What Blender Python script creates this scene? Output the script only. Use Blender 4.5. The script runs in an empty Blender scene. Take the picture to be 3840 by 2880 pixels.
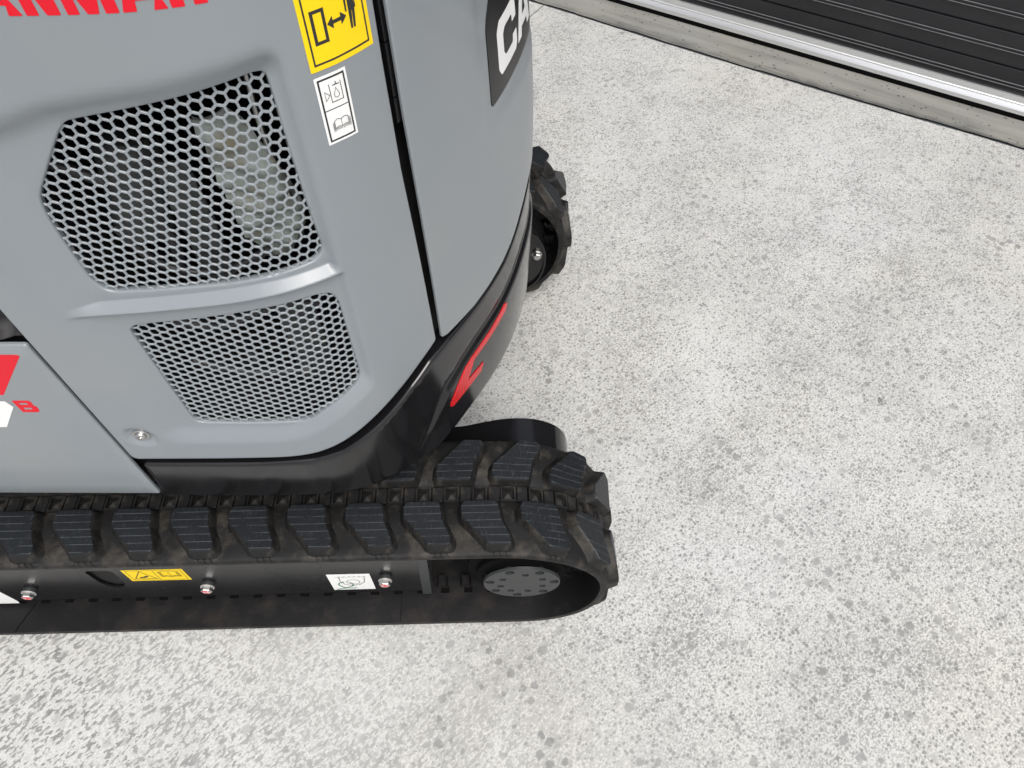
import bpy, math, random
import numpy as np
from mathutils import Matrix, Vector
from mathutils.geometry import delaunay_2d_cdt

random.seed(4)
rng = np.random.default_rng(7)
SC = bpy.context.scene

# ------------------------------------------------------------------ camera
YAW, PITCH, ROLL = 0.02212769, 0.94873098, -0.00377067
CAM = (-0.0273, -0.4508, 1.4575)
cam_data = bpy.data.cameras.new("Camera")
cam = bpy.data.objects.new("Camera", cam_data)
SC.collection.objects.link(cam)
fw = Vector((math.sin(YAW) * math.cos(PITCH), math.cos(YAW) * math.cos(PITCH), -math.sin(PITCH)))
r0 = Vector((math.cos(YAW), -math.sin(YAW), 0)); u0 = r0.cross(fw)
rt = r0 * math.cos(ROLL) + u0 * math.sin(ROLL); up = rt.cross(fw)
cam.matrix_world = Matrix(((rt.x, up.x, -fw.x, CAM[0]), (rt.y, up.y, -fw.y, CAM[1]), (rt.z, up.z, -fw.z, CAM[2]), (0, 0, 0, 1)))
cam_data.sensor_width = 36.0
cam_data.lens = 2671.6 / 3840 * 36
cam_data.clip_start = 0.02
cam_data.clip_end = 400
SC.camera = cam

# ------------------------------------------------------------------ light (overcast day)
SUN_EL, SUN_AZ = math.radians(58), math.radians(160)
world = bpy.data.worlds.new("World"); SC.world = world; world.use_nodes = True
wn, wl = world.node_tree.nodes, world.node_tree.links
wn.clear()
sky = wn.new("ShaderNodeTexSky"); sky.sky_type = 'NISHITA'; sky.sun_disc = False
sky.sun_elevation = SUN_EL; sky.sun_rotation = SUN_AZ
sky.air_density = 1.0; sky.dust_density = 6.0; sky.ozone_density = 1.0
hs = wn.new("ShaderNodeHueSaturation"); hs.inputs['Saturation'].default_value = 0.45
bg = wn.new("ShaderNodeBackground"); bg.inputs[1].default_value = 0.15
wo = wn.new("ShaderNodeOutputWorld")
wl.new(sky.outputs[0], hs.inputs['Color']); wl.new(hs.outputs[0], bg.inputs[0]); wl.new(bg.outputs[0], wo.inputs[0])
sd = bpy.data.lights.new("Sun", 'SUN'); sd.energy = 0.9; sd.angle = math.radians(35); sd.color = (1.0, 0.995, 0.975)
sun = bpy.data.objects.new("Sun", sd); SC.collection.objects.link(sun)
# sky rotation is measured from +Y towards +X
sdir = Vector((math.sin(SUN_AZ) * math.cos(SUN_EL), math.cos(SUN_AZ) * math.cos(SUN_EL), math.sin(SUN_EL)))
sun.rotation_euler = sdir.to_track_quat('Z', 'Y').to_euler()
SC.view_settings.view_transform = 'Standard'; SC.view_settings.look = 'None'
SC.view_settings.exposure = 0.35; SC.view_settings.gamma = 1.0

# ------------------------------------------------------------------ materials
def mat(name, color, rough=0.5, metal=0.0, coat=0.0, spec=0.5, var=0.0, vscale=8.0, dirt=None, dscale=20.0, dthr=(0.5, 0.7),
        bump=0.0, bscale=200.0, rvar=0.0, coatrough=0.03):
    m = bpy.data.materials.new(name); m.use_nodes = True
    n, l = m.node_tree.nodes, m.node_tree.links
    b = n["Principled BSDF"]
    b.inputs['Base Color'].default_value = (*color, 1); b.inputs['Roughness'].default_value = rough
    b.inputs['Metallic'].default_value = metal; b.inputs['Coat Weight'].default_value = coat
    b.inputs['Coat Roughness'].default_value = coatrough
    b.inputs['Specular IOR Level'].default_value = spec
    tc = n.new("ShaderNodeTexCoord"); col = None
    if var or dirt or rvar:
        nz = n.new("ShaderNodeTexNoise"); nz.inputs['Scale'].default_value = vscale; nz.inputs['Detail'].default_value = 5
        l.new(tc.outputs['Object'], nz.inputs['Vector'])
        mx = n.new("ShaderNodeMix"); mx.data_type = 'RGBA'
        mx.inputs['A'].default_value = (*[max(0, c * (1 - var)) for c in color], 1)
        mx.inputs['B'].default_value = (*[min(1, c * (1 + var)) for c in color], 1)
        l.new(nz.outputs[0], mx.inputs['Factor']); col = mx.outputs['Result']
        if rvar:
            mr = n.new("ShaderNodeMapRange"); mr.inputs['From Min'].default_value = .3; mr.inputs['From Max'].default_value = .7
            mr.inputs['To Min'].default_value = max(0.02, rough - rvar); mr.inputs['To Max'].default_value = rough + rvar
            l.new(nz.outputs[0], mr.inputs[0]); l.new(mr.outputs[0], b.inputs['Roughness'])
    if dirt:
        n2 = n.new("ShaderNodeTexNoise"); n2.inputs['Scale'].default_value = dscale; n2.inputs['Detail'].default_value = 8
        n2.inputs['Roughness'].default_value = 0.65
        l.new(tc.outputs['Object'], n2.inputs['Vector'])
        rp = n.new("ShaderNodeMapRange"); rp.inputs['From Min'].default_value = dthr[0]; rp.inputs['From Max'].default_value = dthr[1]
        l.new(n2.outputs[0], rp.inputs[0])
        m2 = n.new("ShaderNodeMix"); m2.data_type = 'RGBA'; m2.inputs['B'].default_value = (*dirt, 1)
        l.new(rp.outputs[0], m2.inputs['Factor'])
        if col: l.new(col, m2.inputs['A'])
        else: m2.inputs['A'].default_value = (*color, 1)
        col = m2.outputs['Result']
    if col: l.new(col, b.inputs['Base Color'])
    if bump:
        n3 = n.new("ShaderNodeTexNoise"); n3.inputs['Scale'].default_value = bscale; n3.inputs['Detail'].default_value = 3
        l.new(tc.outputs['Object'], n3.inputs['Vector'])
        bp = n.new("ShaderNodeBump"); bp.inputs['Strength'].default_value = bump; bp.inputs['Distance'].default_value = 0.001
        l.new(n3.outputs[0], bp.inputs['Height']); l.new(bp.outputs[0], b.inputs['Normal'])
    return m

M = {}
M['grey'] = mat('grey_paint', (.215, .239, .256), rough=.40, coat=.30, coatrough=.10, var=.025, vscale=3, bump=.03, bscale=900, rvar=.05)
M['greymesh'] = mat('grey_mesh_paint', (.235, .262, .280), rough=.45, coat=.2, coatrough=.2)
M['blackgloss'] = mat('black_gloss_paint', (.008, .008, .009), rough=.14, var=.2, vscale=6, rvar=.05, dirt=(.03, .03, .03), dscale=160, dthr=(.72, .78))
M['blackpaint'] = mat('black_frame_paint', (.008, .008, .009), rough=.26, var=.3, vscale=5, rvar=.06, dirt=(.03, .028, .026), dscale=14, dthr=(.62, .95))
M['blackmatte'] = mat('black_matte', (.008, .008, .009), rough=.6)
M['void'] = mat('void_black', (.004, .004, .004), rough=.9)
M['rubber'] = mat('track_rubber', (.0082, .0080, .0080), rough=.62, spec=.32, var=.35, vscale=30, dirt=(.070, .062, .051), dscale=24, dthr=(.49, .82), bump=.5, bscale=160)
M['rubberdark'] = mat('inner_belt_rubber', (.0062, .0062, .0070), rough=.5, spec=.32, var=.3, vscale=20, dirt=(.035, .029, .024), dscale=12, dthr=(.5, .85), bump=.35, bscale=120)
M['washer'] = mat('washer_grey', (.34, .34, .33), rough=.5, metal=.2)
M['chrome'] = mat('zinc_plated_steel', (.50, .50, .49), rough=.34, metal=1.0)
M['white'] = mat('white_vinyl', (.78, .79, .78), rough=.4, spec=.4)
M['yellow'] = mat('yellow_vinyl', (.86, .60, .0), rough=.38, spec=.4, var=.02)
M['ink'] = mat('black_ink', (.018, .018, .018), rough=.45)
M['red'] = mat('red_vinyl', (.64, .006, .020), rough=.45, spec=.3)
M['redpaint'] = mat('red_marker_paint', (.55, .06, .08), rough=.6, dirt=(.65, .55, .52), dscale=300, dthr=(.5, .6))
M['green'] = mat('green_ink', (.02, .16, .08), rough=.5)
M['hub'] = mat('hub_dark_grey', (.034, .037, .038), rough=.42, spec=.3, var=.15, vscale=30)
M['shield'] = mat('aluminium_heat_shield', (.25, .275, .26), rough=.5, metal=.05, var=.6, vscale=38, bump=.8, bscale=60, dirt=(.20, .18, .12), dscale=16, dthr=(.52, .66))
M['enginegrey'] = mat('engine_casting', (.035, .038, .038), rough=.5, var=.6, vscale=25)
M['hose'] = mat('rubber_hose', (.03, .03, .032), rough=.4)
M['shutter'] = mat('shutter_charcoal', (.012, .012, .0145), rough=.30, spec=.45, var=.05, dirt=(.022, .022, .024), dscale=9, dthr=(.5, .9))
M['shutterglint'] = mat('shutter_lip_highlight', (.11, .112, .118), rough=.4, var=.3, vscale=12)  # lighter lip colour paints the bright highlight lines along the slats
M['decalblack'] = mat('decal_black', (.007, .007, .008), rough=.28, spec=.28)
M['alu'] = mat('rail_aluminium', (.80, .81, .82), rough=.36, metal=.7)
M['sealrubber'] = mat('seal_rubber', (.003, .003, .003), rough=.9, spec=.1)
M['joint'] = mat('joint_sealant', (.035, .042, .048), rough=.7, var=.3, vscale=40)

def reflection_tints_specks(m):
    # faint cool and warm patches painted in for soft reflections, plus sparse specks on the paint
    n, l = m.node_tree.nodes, m.node_tree.links; b = n["Principled BSDF"]; src = b.inputs['Base Color'].links[0].from_socket
    tc = n.new("ShaderNodeTexCoord")
    def layer(src, scale, lo, hi, amt, col, det=4, dist=0.):
        z = n.new("ShaderNodeTexNoise"); z.inputs['Scale'].default_value = scale; z.inputs['Detail'].default_value = det; z.inputs['Distortion'].default_value = dist
        l.new(tc.outputs['Object'], z.inputs['Vector'])
        r = n.new("ShaderNodeMapRange"); r.inputs['From Min'].default_value = lo; r.inputs['From Max'].default_value = hi; r.inputs['To Max'].default_value = amt
        l.new(z.outputs[0], r.inputs[0]); x = n.new("ShaderNodeMix"); x.data_type = 'RGBA'; x.inputs['B'].default_value = (*col, 1)
        l.new(r.outputs[0], x.inputs['Factor']); l.new(src, x.inputs['A']); return x.outputs['Result']
    src = layer(src, 2.6, .48, .72, .55, (.190, .213, .250), 3, .6)
    src = layer(src, 5.0, .50, .72, .55, (.240, .255, .258), 5)
    v = n.new("ShaderNodeTexVoronoi"); v.inputs['Scale'].default_value = 22; l.new(tc.outputs['Object'], v.inputs['Vector'])
    s = n.new("ShaderNodeSeparateColor"); l.new(v.outputs['Color'], s.inputs[0])
    a = n.new("ShaderNodeMapRange"); a.inputs['From Min'].default_value = .82; a.inputs['To Max'].default_value = .045; l.new(s.outputs[0], a.inputs[0])
    c = n.new("ShaderNodeMath"); c.operation = 'LESS_THAN'; l.new(v.outputs['Distance'], c.inputs[0]); l.new(a.outputs[0], c.inputs[1])
    x = n.new("ShaderNodeMix"); x.data_type = 'RGBA'; x.inputs['B'].default_value = (.03, .03, .03, 1)
    l.new(c.outputs[0], x.inputs['Factor']); l.new(src, x.inputs['A']); l.new(x.outputs['Result'], b.inputs['Base Color'])
reflection_tints_specks(M['grey'])

def grip_mat():
    m = mat('tread_lug_top', (.0088, .0106, .0128), rough=.46, spec=.33, var=.25, vscale=25)
    n, l = m.node_tree.nodes, m.node_tree.links; b = n["Principled BSDF"]
    src = b.inputs['Base Color'].links[0].from_socket
    tc = n.new("ShaderNodeTexCoord"); sp = n.new("ShaderNodeSeparateXYZ"); l.new(tc.outputs['Object'], sp.inputs[0])
    # fine moulded lines across the lug
    mo = n.new("ShaderNodeMath"); mo.operation = 'PINGPONG'; mo.inputs[1].default_value = .0066; l.new(sp.outputs['Y'], mo.inputs[0])
    lt = n.new("ShaderNodeMath"); lt.operation = 'LESS_THAN'; lt.inputs[1].default_value = .00055; l.new(mo.outputs[0], lt.inputs[0])
    geo = n.new("ShaderNodeNewGeometry")
    nz = n.new("ShaderNodeTexNoise"); nz.inputs['Scale'].default_value = 30; nz.inputs['Detail'].default_value = 4; l.new(geo.outputs['Position'], nz.inputs['Vector'])
    mr = n.new("ShaderNodeMapRange"); mr.inputs['From Min'].default_value = .36; mr.inputs['From Max'].default_value = .52; l.new(nz.outputs[0], mr.inputs[0])
    mu = n.new("ShaderNodeMath"); mu.operation = 'MULTIPLY'; l.new(lt.outputs[0], mu.inputs[0]); l.new(mr.outputs[0], mu.inputs[1])
    mx = n.new("ShaderNodeMix"); mx.data_type = 'RGBA'; mx.inputs['B'].default_value = (.060, .067, .073, 1)
    l.new(mu.outputs[0], mx.inputs['Factor']); l.new(src, mx.inputs['A'])
    # scratches: noise stretched along the lug
    mp = n.new("ShaderNodeMapping"); mp.vector_type = 'TEXTURE'; mp.inputs['Scale'].default_value = (1 / 1300, 1 / 70, 1 / 70); mp.inputs['Rotation'].default_value = (0, 0, -.12)
    l.new(geo.outputs['Position'], mp.inputs[0])
    n2 = n.new("ShaderNodeTexNoise"); n2.inputs['Scale'].default_value = 1; n2.inputs['Detail'].default_value = 2; l.new(mp.outputs[0], n2.inputs['Vector'])
    r2 = n.new("ShaderNodeMapRange"); r2.inputs['From Min'].default_value = .60; r2.inputs['From Max'].default_value = .75; r2.inputs['To Max'].default_value = .6; l.new(n2.outputs[0], r2.inputs[0])
    mx2 = n.new("ShaderNodeMix"); mx2.data_type = 'RGBA'; mx2.inputs['B'].default_value = (.085, .092, .098, 1)
    l.new(r2.outputs[0], mx2.inputs['Factor']); l.new(mx.outputs['Result'], mx2.inputs['A'])
    l.new(mx2.outputs['Result'], b.inputs['Base Color'])
    return m
M['lugtop'] = grip_mat()

def tape_mat():
    m = mat('red_reflective_tape', (.85, .015, .02), rough=.3)
    n, l = m.node_tree.nodes, m.node_tree.links; b = n["Principled BSDF"]
    tc = n.new("ShaderNodeTexCoord"); v = n.new("ShaderNodeTexVoronoi"); v.inputs['Scale'].default_value = 260; v.inputs['Randomness'].default_value = .15
    l.new(tc.outputs['Object'], v.inputs['Vector'])
    mx = n.new("ShaderNodeMix"); mx.data_type = 'RGBA'; mx.inputs['A'].default_value = (.80, .02, .025, 1); mx.inputs['B'].default_value = (.46, .004, .008, 1)
    mr = n.new("ShaderNodeMapRange"); mr.inputs['From Min'].default_value = .2; mr.inputs['From Max'].default_value = .6; l.new(v.outputs['Distance'], mr.inputs[0])
    l.new(mr.outputs[0], mx.inputs['Factor']); l.new(mx.outputs['Result'], b.inputs['Base Color'])
    return m
M['tape'] = tape_mat()

def ground_mat(name, light, dark, spots=True, cover=0.0):
    m = bpy.data.materials.new(name); m.use_nodes = True
    n, l = m.node_tree.nodes, m.node_tree.links; b = n["Principled BSDF"]
    b.inputs['Roughness'].default_value = .82; b.inputs['Specular IOR Level'].default_value = .3
    tc = n.new("ShaderNodeTexCoord")
    def noise(scale, detail=4, rough=.5, vec=None, dist=0):
        z = n.new("ShaderNodeTexNoise"); z.inputs['Scale'].default_value = scale; z.inputs['Detail'].default_value = detail
        z.inputs['Roughness'].default_value = rough; z.inputs['Distortion'].default_value = dist
        l.new(vec or tc.outputs['Object'], z.inputs['Vector']); return z.outputs[0]
    def rng_(src, a, c, t0=0., t1=1.):
        z = n.new("ShaderNodeMapRange"); z.inputs['From Min'].default_value = a; z.inputs['From Max'].default_value = c
        z.inputs['To Min'].default_value = t0; z.inputs['To Max'].default_value = t1; l.new(src, z.inputs[0]); return z.outputs[0]
    def mix(f, a, c):
        z = n.new("ShaderNodeMix"); z.data_type = 'RGBA'
        if isinstance(f, float): z.inputs['Factor'].default_value = f
        else: l.new(f, z.inputs['Factor'])
        for k, v in (('A', a), ('B', c)):
            if isinstance(v, tuple): z.inputs[k].default_value = (*v, 1)
            else: l.new(v, z.inputs[k])
        return z.outputs['Result']
    def ma(op, a, c):
        z = n.new("ShaderNodeMath"); z.operation = op
        for i, v in enumerate((a, c)):
            if isinstance(v, (int, float)): z.inputs[i].default_value = v
            else: l.new(v, z.inputs[i])
        return z.outputs[0]
    base = mix(rng_(noise(2.3, 6, .6), .35, .65), light, tuple(c * .90 for c in light))
    base = mix(rng_(noise(1.6, 4, .6), .52, .70, 0, .38), base, (light[0], light[1] * .965, light[2] * .84))
    base = mix(rng_(noise(1.1, 3), .36, .50, .35, 0), base, (light[0] * .94, light[1] * .97, light[2] * 1.04))
    base = mix(rng_(noise(420, 2), .40, .70, 0, .35), base, tuple(c * .72 for c in light))
    if spots:
        mp = n.new("ShaderNodeMapping"); mp.vector_type = 'TEXTURE'; mp.inputs['Rotation'].default_value = (0, 0, math.radians(40)); mp.inputs['Scale'].default_value = (1.25, 1.0, 1)
        mq = n.new("ShaderNodeMapping"); mq.vector_type = 'TEXTURE'; mq.inputs['Rotation'].default_value = (0, 0, math.radians(44)); mq.inputs['Scale'].default_value = (1.9, .95, 1); l.new(tc.outputs['Object'], mq.inputs[0])
        l.new(tc.outputs['Object'], mp.inputs[0])
        dens = ma('ADD', rng_(noise(5.0, 6, .72), .3, .7, -.048, .050), rng_(noise(.9, 2), .3, .7, -.02, .02))
        s1 = rng_(ma('ADD', noise(270, 2.5, .6, mp.outputs[0], .1), dens), .475, .535, 0, 1)
        s1 = ma('MULTIPLY', s1, rng_(noise(4.2, 4, .6), .35, .65, .45, .78))
        vd = n.new("ShaderNodeTexVoronoi"); vd.inputs['Scale'].default_value = 135; l.new(mp.outputs[0], vd.inputs['Vector'])
        sd_ = n.new("ShaderNodeSeparateColor"); l.new(vd.outputs['Color'], sd_.inputs[0])
        rad = ma('ADD', rng_(sd_.outputs[0], .10, 1.0, .08, .50), ma('ADD', ma('MULTIPLY', dens, 2.2), rng_(noise(420, 2), .3, .7, -.10, .10)))
        s0 = rng_(ma('SUBTRACT', vd.outputs['Distance'], rad), .05, -.07, 0, 1)
        s1 = ma('MAXIMUM', s1, s0)
        s1b = rng_(ma('ADD', noise(175, 2.2, .5, mq.outputs[0], .1), dens), .520, .565)
        sx = n.new("ShaderNodeSeparateXYZ"); l.new(tc.outputs['Object'], sx.inputs[0])
        west = rng_(ma('ADD', ma('MULTIPLY', sx.outputs[0], -.8), ma('ADD', ma('MULTIPLY', sx.outputs[1], -1.), rng_(noise(2, 3), .3, .7, -.2, .2))), -.15, .75)
        a_ = ma('MULTIPLY', s1, ma('SUBTRACT', 1., ma('MULTIPLY', west, .6))); s1 = ma('MAXIMUM', a_, ma('MULTIPLY', s1b, west))
        v = n.new("ShaderNodeTexVoronoi"); v.inputs['Scale'].default_value = 48; l.new(mp.outputs[0], v.inputs['Vector'])
        sz = n.new("ShaderNodeSeparateColor"); l.new(v.outputs['Color'], sz.inputs[0])
        thr = rng_(sz.outputs[0], .40, 1.0, 0.02, .44)
        s2 = rng_(ma('SUBTRACT', v.outputs['Distance'], ma('ADD', thr, rng_(noise(160, 2), .3, .7, -.10, .10))), .06, -.06)
        v3 = n.new("ShaderNodeTexVoronoi"); v3.inputs['Scale'].default_value = 17; l.new(mp.outputs[0], v3.inputs['Vector'])
        sz3 = n.new("ShaderNodeSeparateColor"); l.new(v3.outputs['Color'], sz3.inputs[0])
        s3 = rng_(ma('SUBTRACT', v3.outputs['Distance'], ma('ADD', rng_(sz3.outputs[1], .35, 1.0, -.06, .135), rng_(noise(120, 3), .3, .7, -.03, .03))), .02, -.02)
        clus = rng_(noise(2.2, 4, .6), .38, .60, .25, 1.); s2 = ma('MULTIPLY', s2, ma('MULTIPLY', clus, .95)); s3 = ma('MULTIPLY', s3, clus)
        sp = ma('MAXIMUM', s1, ma('MAXIMUM', s2, s3))
        sp = ma('MULTIPLY', sp, rng_(noise(40, 3), .25, .7, .65, 1.0))
        base = mix(sp, base, dark)
        st = rng_(noise(7.5, 6, .7), .56, .74, 0, .22)
        base = mix(st, base, tuple(c * .9 for c in dark))
        vk = n.new("ShaderNodeTexVoronoi"); vk.inputs['Scale'].default_value = 2.1; l.new(tc.outputs['Object'], vk.inputs['Vector'])
        sk = n.new("ShaderNodeSeparateColor"); l.new(vk.outputs['Color'], sk.inputs[0])
        k = rng_(ma('SUBTRACT', vk.outputs['Distance'], ma('ADD', rng_(sk.outputs[2], .5, 1., -.03, .035), rng_(noise(90, 3), .3, .7, -.02, .02))), .012, -.004, 0, .7)
        base = mix(k, base, (.09, .09, .095))
        l.new(rng_(sp, 0, 1, .85, .6), b.inputs['Roughness'])
    else:
        mp = n.new("ShaderNodeMapping"); mp.vector_type = 'TEXTURE'; mp.inputs['Rotation'].default_value = (0, 0, math.radians(-33.5)); mp.inputs['Scale'].default_value = (.5, .05, 1)
        l.new(tc.outputs['Object'], mp.inputs[0])
        base = mix(rng_(noise(1, 6, .6, mp.outputs[0]), .42, .68, 0, .7), base, dark)
        v = n.new("ShaderNodeTexVoronoi"); v.inputs['Scale'].default_value = 55; l.new(tc.outputs['Object'], v.inputs['Vector'])
        s = n.new("ShaderNodeSeparateColor"); l.new(v.outputs['Color'], s.inputs[0])
        # grime lying along the joint
        vm = n.new("ShaderNodeVectorMath"); vm.operation = 'DOT_PRODUCT'; vm.inputs[1].default_value = (.54482, .83855, 0); l.new(tc.outputs['Object'], vm.inputs[0])
        dj = ma('SUBTRACT', vm.outputs['Value'], .345 * .54482 + 2.433 * .83855)
        band = rng_(ma('ADD', dj, rng_(noise(9, 4), .3, .7, -.018, .018)), .006, .045, 1, 0)
        base = mix(ma('MULTIPLY', ma('MULTIPLY', band, rng_(noise(1.6, 6, .7, mp.outputs[0]), .35, .62)), .85), base, (.055, .058, .060))
        band2 = rng_(dj, .12, .16, 0, .35); base = mix(band2, base, tuple(c * .72 for c in light))
        k = rng_(ma('SUBTRACT', v.outputs['Distance'], rng_(s.outputs[0], .35, 1., 0, .28)), .03, -.03, 0, .85)
        base = mix(k, base, tuple(c * .4 for c in dark))
    l.new(base, b.inputs['Base Color'])
    bp = n.new("ShaderNodeBump"); bp.inputs['Strength'].default_value = .25; bp.inputs['Distance'].default_value = .001
    l.new(noise(260, 4, .6), bp.inputs['Height']); l.new(bp.outputs[0], b.inputs['Normal'])
    return m
M['concrete'] = ground_mat('speckled_concrete', (.605, .608, .588), (.205, .206, .202))
M['kerb'] = ground_mat('kerb_concrete', (.290, .288, .262), (.15, .15, .138), spots=False)

# ------------------------------------------------------------------ mesh helpers
def link(name, me, parent=None, loc=None):
    o = bpy.data.objects.new(name, me); SC.collection.objects.link(o)
    if parent is not None: o.parent = parent
    if loc is not None: o.location = loc
    return o

def build(name, verts, faces, mats, parent=None, smooth=False, fm=None, loc=None, angle=None):
    me = bpy.data.meshes.new(name)
    me.from_pydata([tuple(map(float, v)) for v in verts], [], [tuple(map(int, f)) for f in faces])
    for m in (mats if isinstance(mats, (list, tuple)) else [mats]): me.materials.append(M[m])
    if fm is not None: me.polygons.foreach_set('material_index', fm)
    me.validate(); me.update()
    if smooth:
        me.shade_smooth()
        if angle: me.set_sharp_from_angle(angle=math.radians(angle))
    return link(name, me, parent, loc)

class MB:
    def __init__(s): s.v = []; s.f = []; s.m = []
    def add(s, v, f, m=0):
        o = len(s.v); s.v += [tuple(p) for p in v]; s.f += [tuple(i + o for i in q) for q in f]; s.m += [m] * len(f)
    def box(s, x0, x1, y0, y1, z0, z1, m=0, bev=0.0):
        b = bev
        if b <= 0:
            v = [(x, y, z) for z in (z0, z1) for y in (y0, y1) for x in (x0, x1)]
            f = [(0, 2, 3, 1), (4, 5, 7, 6), (0, 1, 5, 4), (2, 6, 7, 3), (0, 4, 6, 2), (1, 3, 7, 5)]
            s.add(v, f, m); return
        # chamfered box
        import bmesh
        bm = bmesh.new(); bmesh.ops.create_cube(bm, size=1)
        bmesh.ops.scale(bm, vec=(x1 - x0, y1 - y0, z1 - z0), verts=bm.verts)
        bmesh.ops.translate(bm, vec=((x0 + x1) / 2, (y0 + y1) / 2, (z0 + z1) / 2), verts=bm.verts)
        bmesh.ops.bevel(bm, geom=bm.edges[:], offset=b, segments=2, affect='EDGES', profile=.6)
        bm.verts.index_update()
        s.add([v.co[:] for v in bm.verts], [[v.index for v in f.verts] for f in bm.faces], m); bm.free()
    def lathe(s, prof, c, axis=(0, -1, 0), n=32, m=0, cap=True):
        # prof: list of (radius, distance along axis from c)
        a = Vector(axis).normalized(); t = a.orthogonal().normalized(); w = a.cross(t); c = Vector(c)
        v = []; f = []
        for r, h in prof:
            for i in range(n):
                q = 2 * math.pi * i / n
                v.append(c + a * h + (t * math.cos(q) + w * math.sin(q)) * r)
        for k in range(len(prof) - 1):
            for i in range(n):
                j = (i + 1) % n; f.append((k * n + i, k * n + j, (k + 1) * n + j, (k + 1) * n + i))
        if cap:
            f.append(tuple(range((len(prof) - 1) * n, len(prof) * n))); f.append(tuple(reversed(range(n))))
        s.add(v, f, m)
    def tube(s, pts, r, n=10, m=0):
        pts = [Vector(p) for p in pts]; v = []; f = []
        for i, p in enumerate(pts):
            d = (pts[min(i + 1, len(pts) - 1)] - pts[max(i - 1, 0)]).normalized()
            t = d.cross(Vector((.13, .2, .97))).normalized(); w = d.cross(t)
            for k in range(n):
                q = 2 * math.pi * k / n; v.append(p + (t * math.cos(q) + w * math.sin(q)) * r)
        for i in range(len(pts) - 1):
            for k in range(n):
                j = (k + 1) % n; f.append((i * n + k, i * n + j, (i + 1) * n + j, (i + 1) * n + k))
        f.append(tuple(reversed(range(n)))); f.append(tuple(range((len(pts) - 1) * n, len(pts) * n)))
        s.add(v, f, m)
    def build(s, name, mats, parent=None, smooth=False, loc=None, angle=40):
        return build(name, s.v, s.f, mats, parent, smooth, s.m, loc, angle if smooth else None)

def inside(P, poly):
    x, y = P[:, 0], P[:, 1]; r = np.zeros(len(P), bool); q = np.asarray(poly, float)
    x0, y0 = q[:, 0], q[:, 1]; x1, y1 = np.roll(x0, -1), np.roll(y0, -1)
    for a, b, c, d in zip(x0, y0, x1, y1):
        if b == d: continue
        k = ((b > y) != (d > y)) & (x < (c - a) * (y - b) / (d - b) + a)
        r ^= k
    return r

def pdist(P, poly, closed=True):
    q = np.asarray(poly, float); A = q if closed else q[:-1]; B = np.roll(q, -1, 0) if closed else q[1:]
    out = np.full(len(P), 1e9)
    for a, b in zip(A, B):
        d = b - a; L = d @ d
        if L < 1e-14: continue
        t = np.clip(((P - a) @ d) / L, 0, 1)
        out = np.minimum(out, np.linalg.norm(P - a - t[:, None] * d, axis=1))
    return out

def resample(poly, step, closed=True):
    q = np.asarray(poly, float); out = []
    n = len(q) if closed else len(q) - 1
    for i in range(n):
        a = q[i]; b = q[(i + 1) % len(q)]; k = max(1, int(np.linalg.norm(b - a) / step))
        for t in range(k): out.append(a + (b - a) * t / k)
    if not closed: out.append(q[-1])
    return np.array(out)

def roundpoly(poly, r, n=6):
    # fillet the corners of a polygon; r is one radius or a list
    q = np.asarray(poly, float); out = []
    for i in range(len(q)):
        ri = r[i] if isinstance(r, (list, tuple)) else r
        a, b, c = q[i - 1], q[i], q[(i + 1) % len(q)]
        la, lc = np.linalg.norm(a - b), np.linalg.norm(c - b)
        t = min(ri, la * .45, lc * .45)
        if t <= 0: out.append(b); continue
        p0 = b + (a - b) / la * t; p1 = b + (c - b) / lc * t
        for k in range(n + 1):
            s = k / n; out.append((1 - s) ** 2 * p0 + 2 * s * (1 - s) * b + s * s * p1)
    return np.array(out)

def area(q): q = np.asarray(q); x, y = q[:, 0], q[:, 1]; return .5 * np.sum(x * np.roll(y, -1) - np.roll(x, -1) * y)

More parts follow.
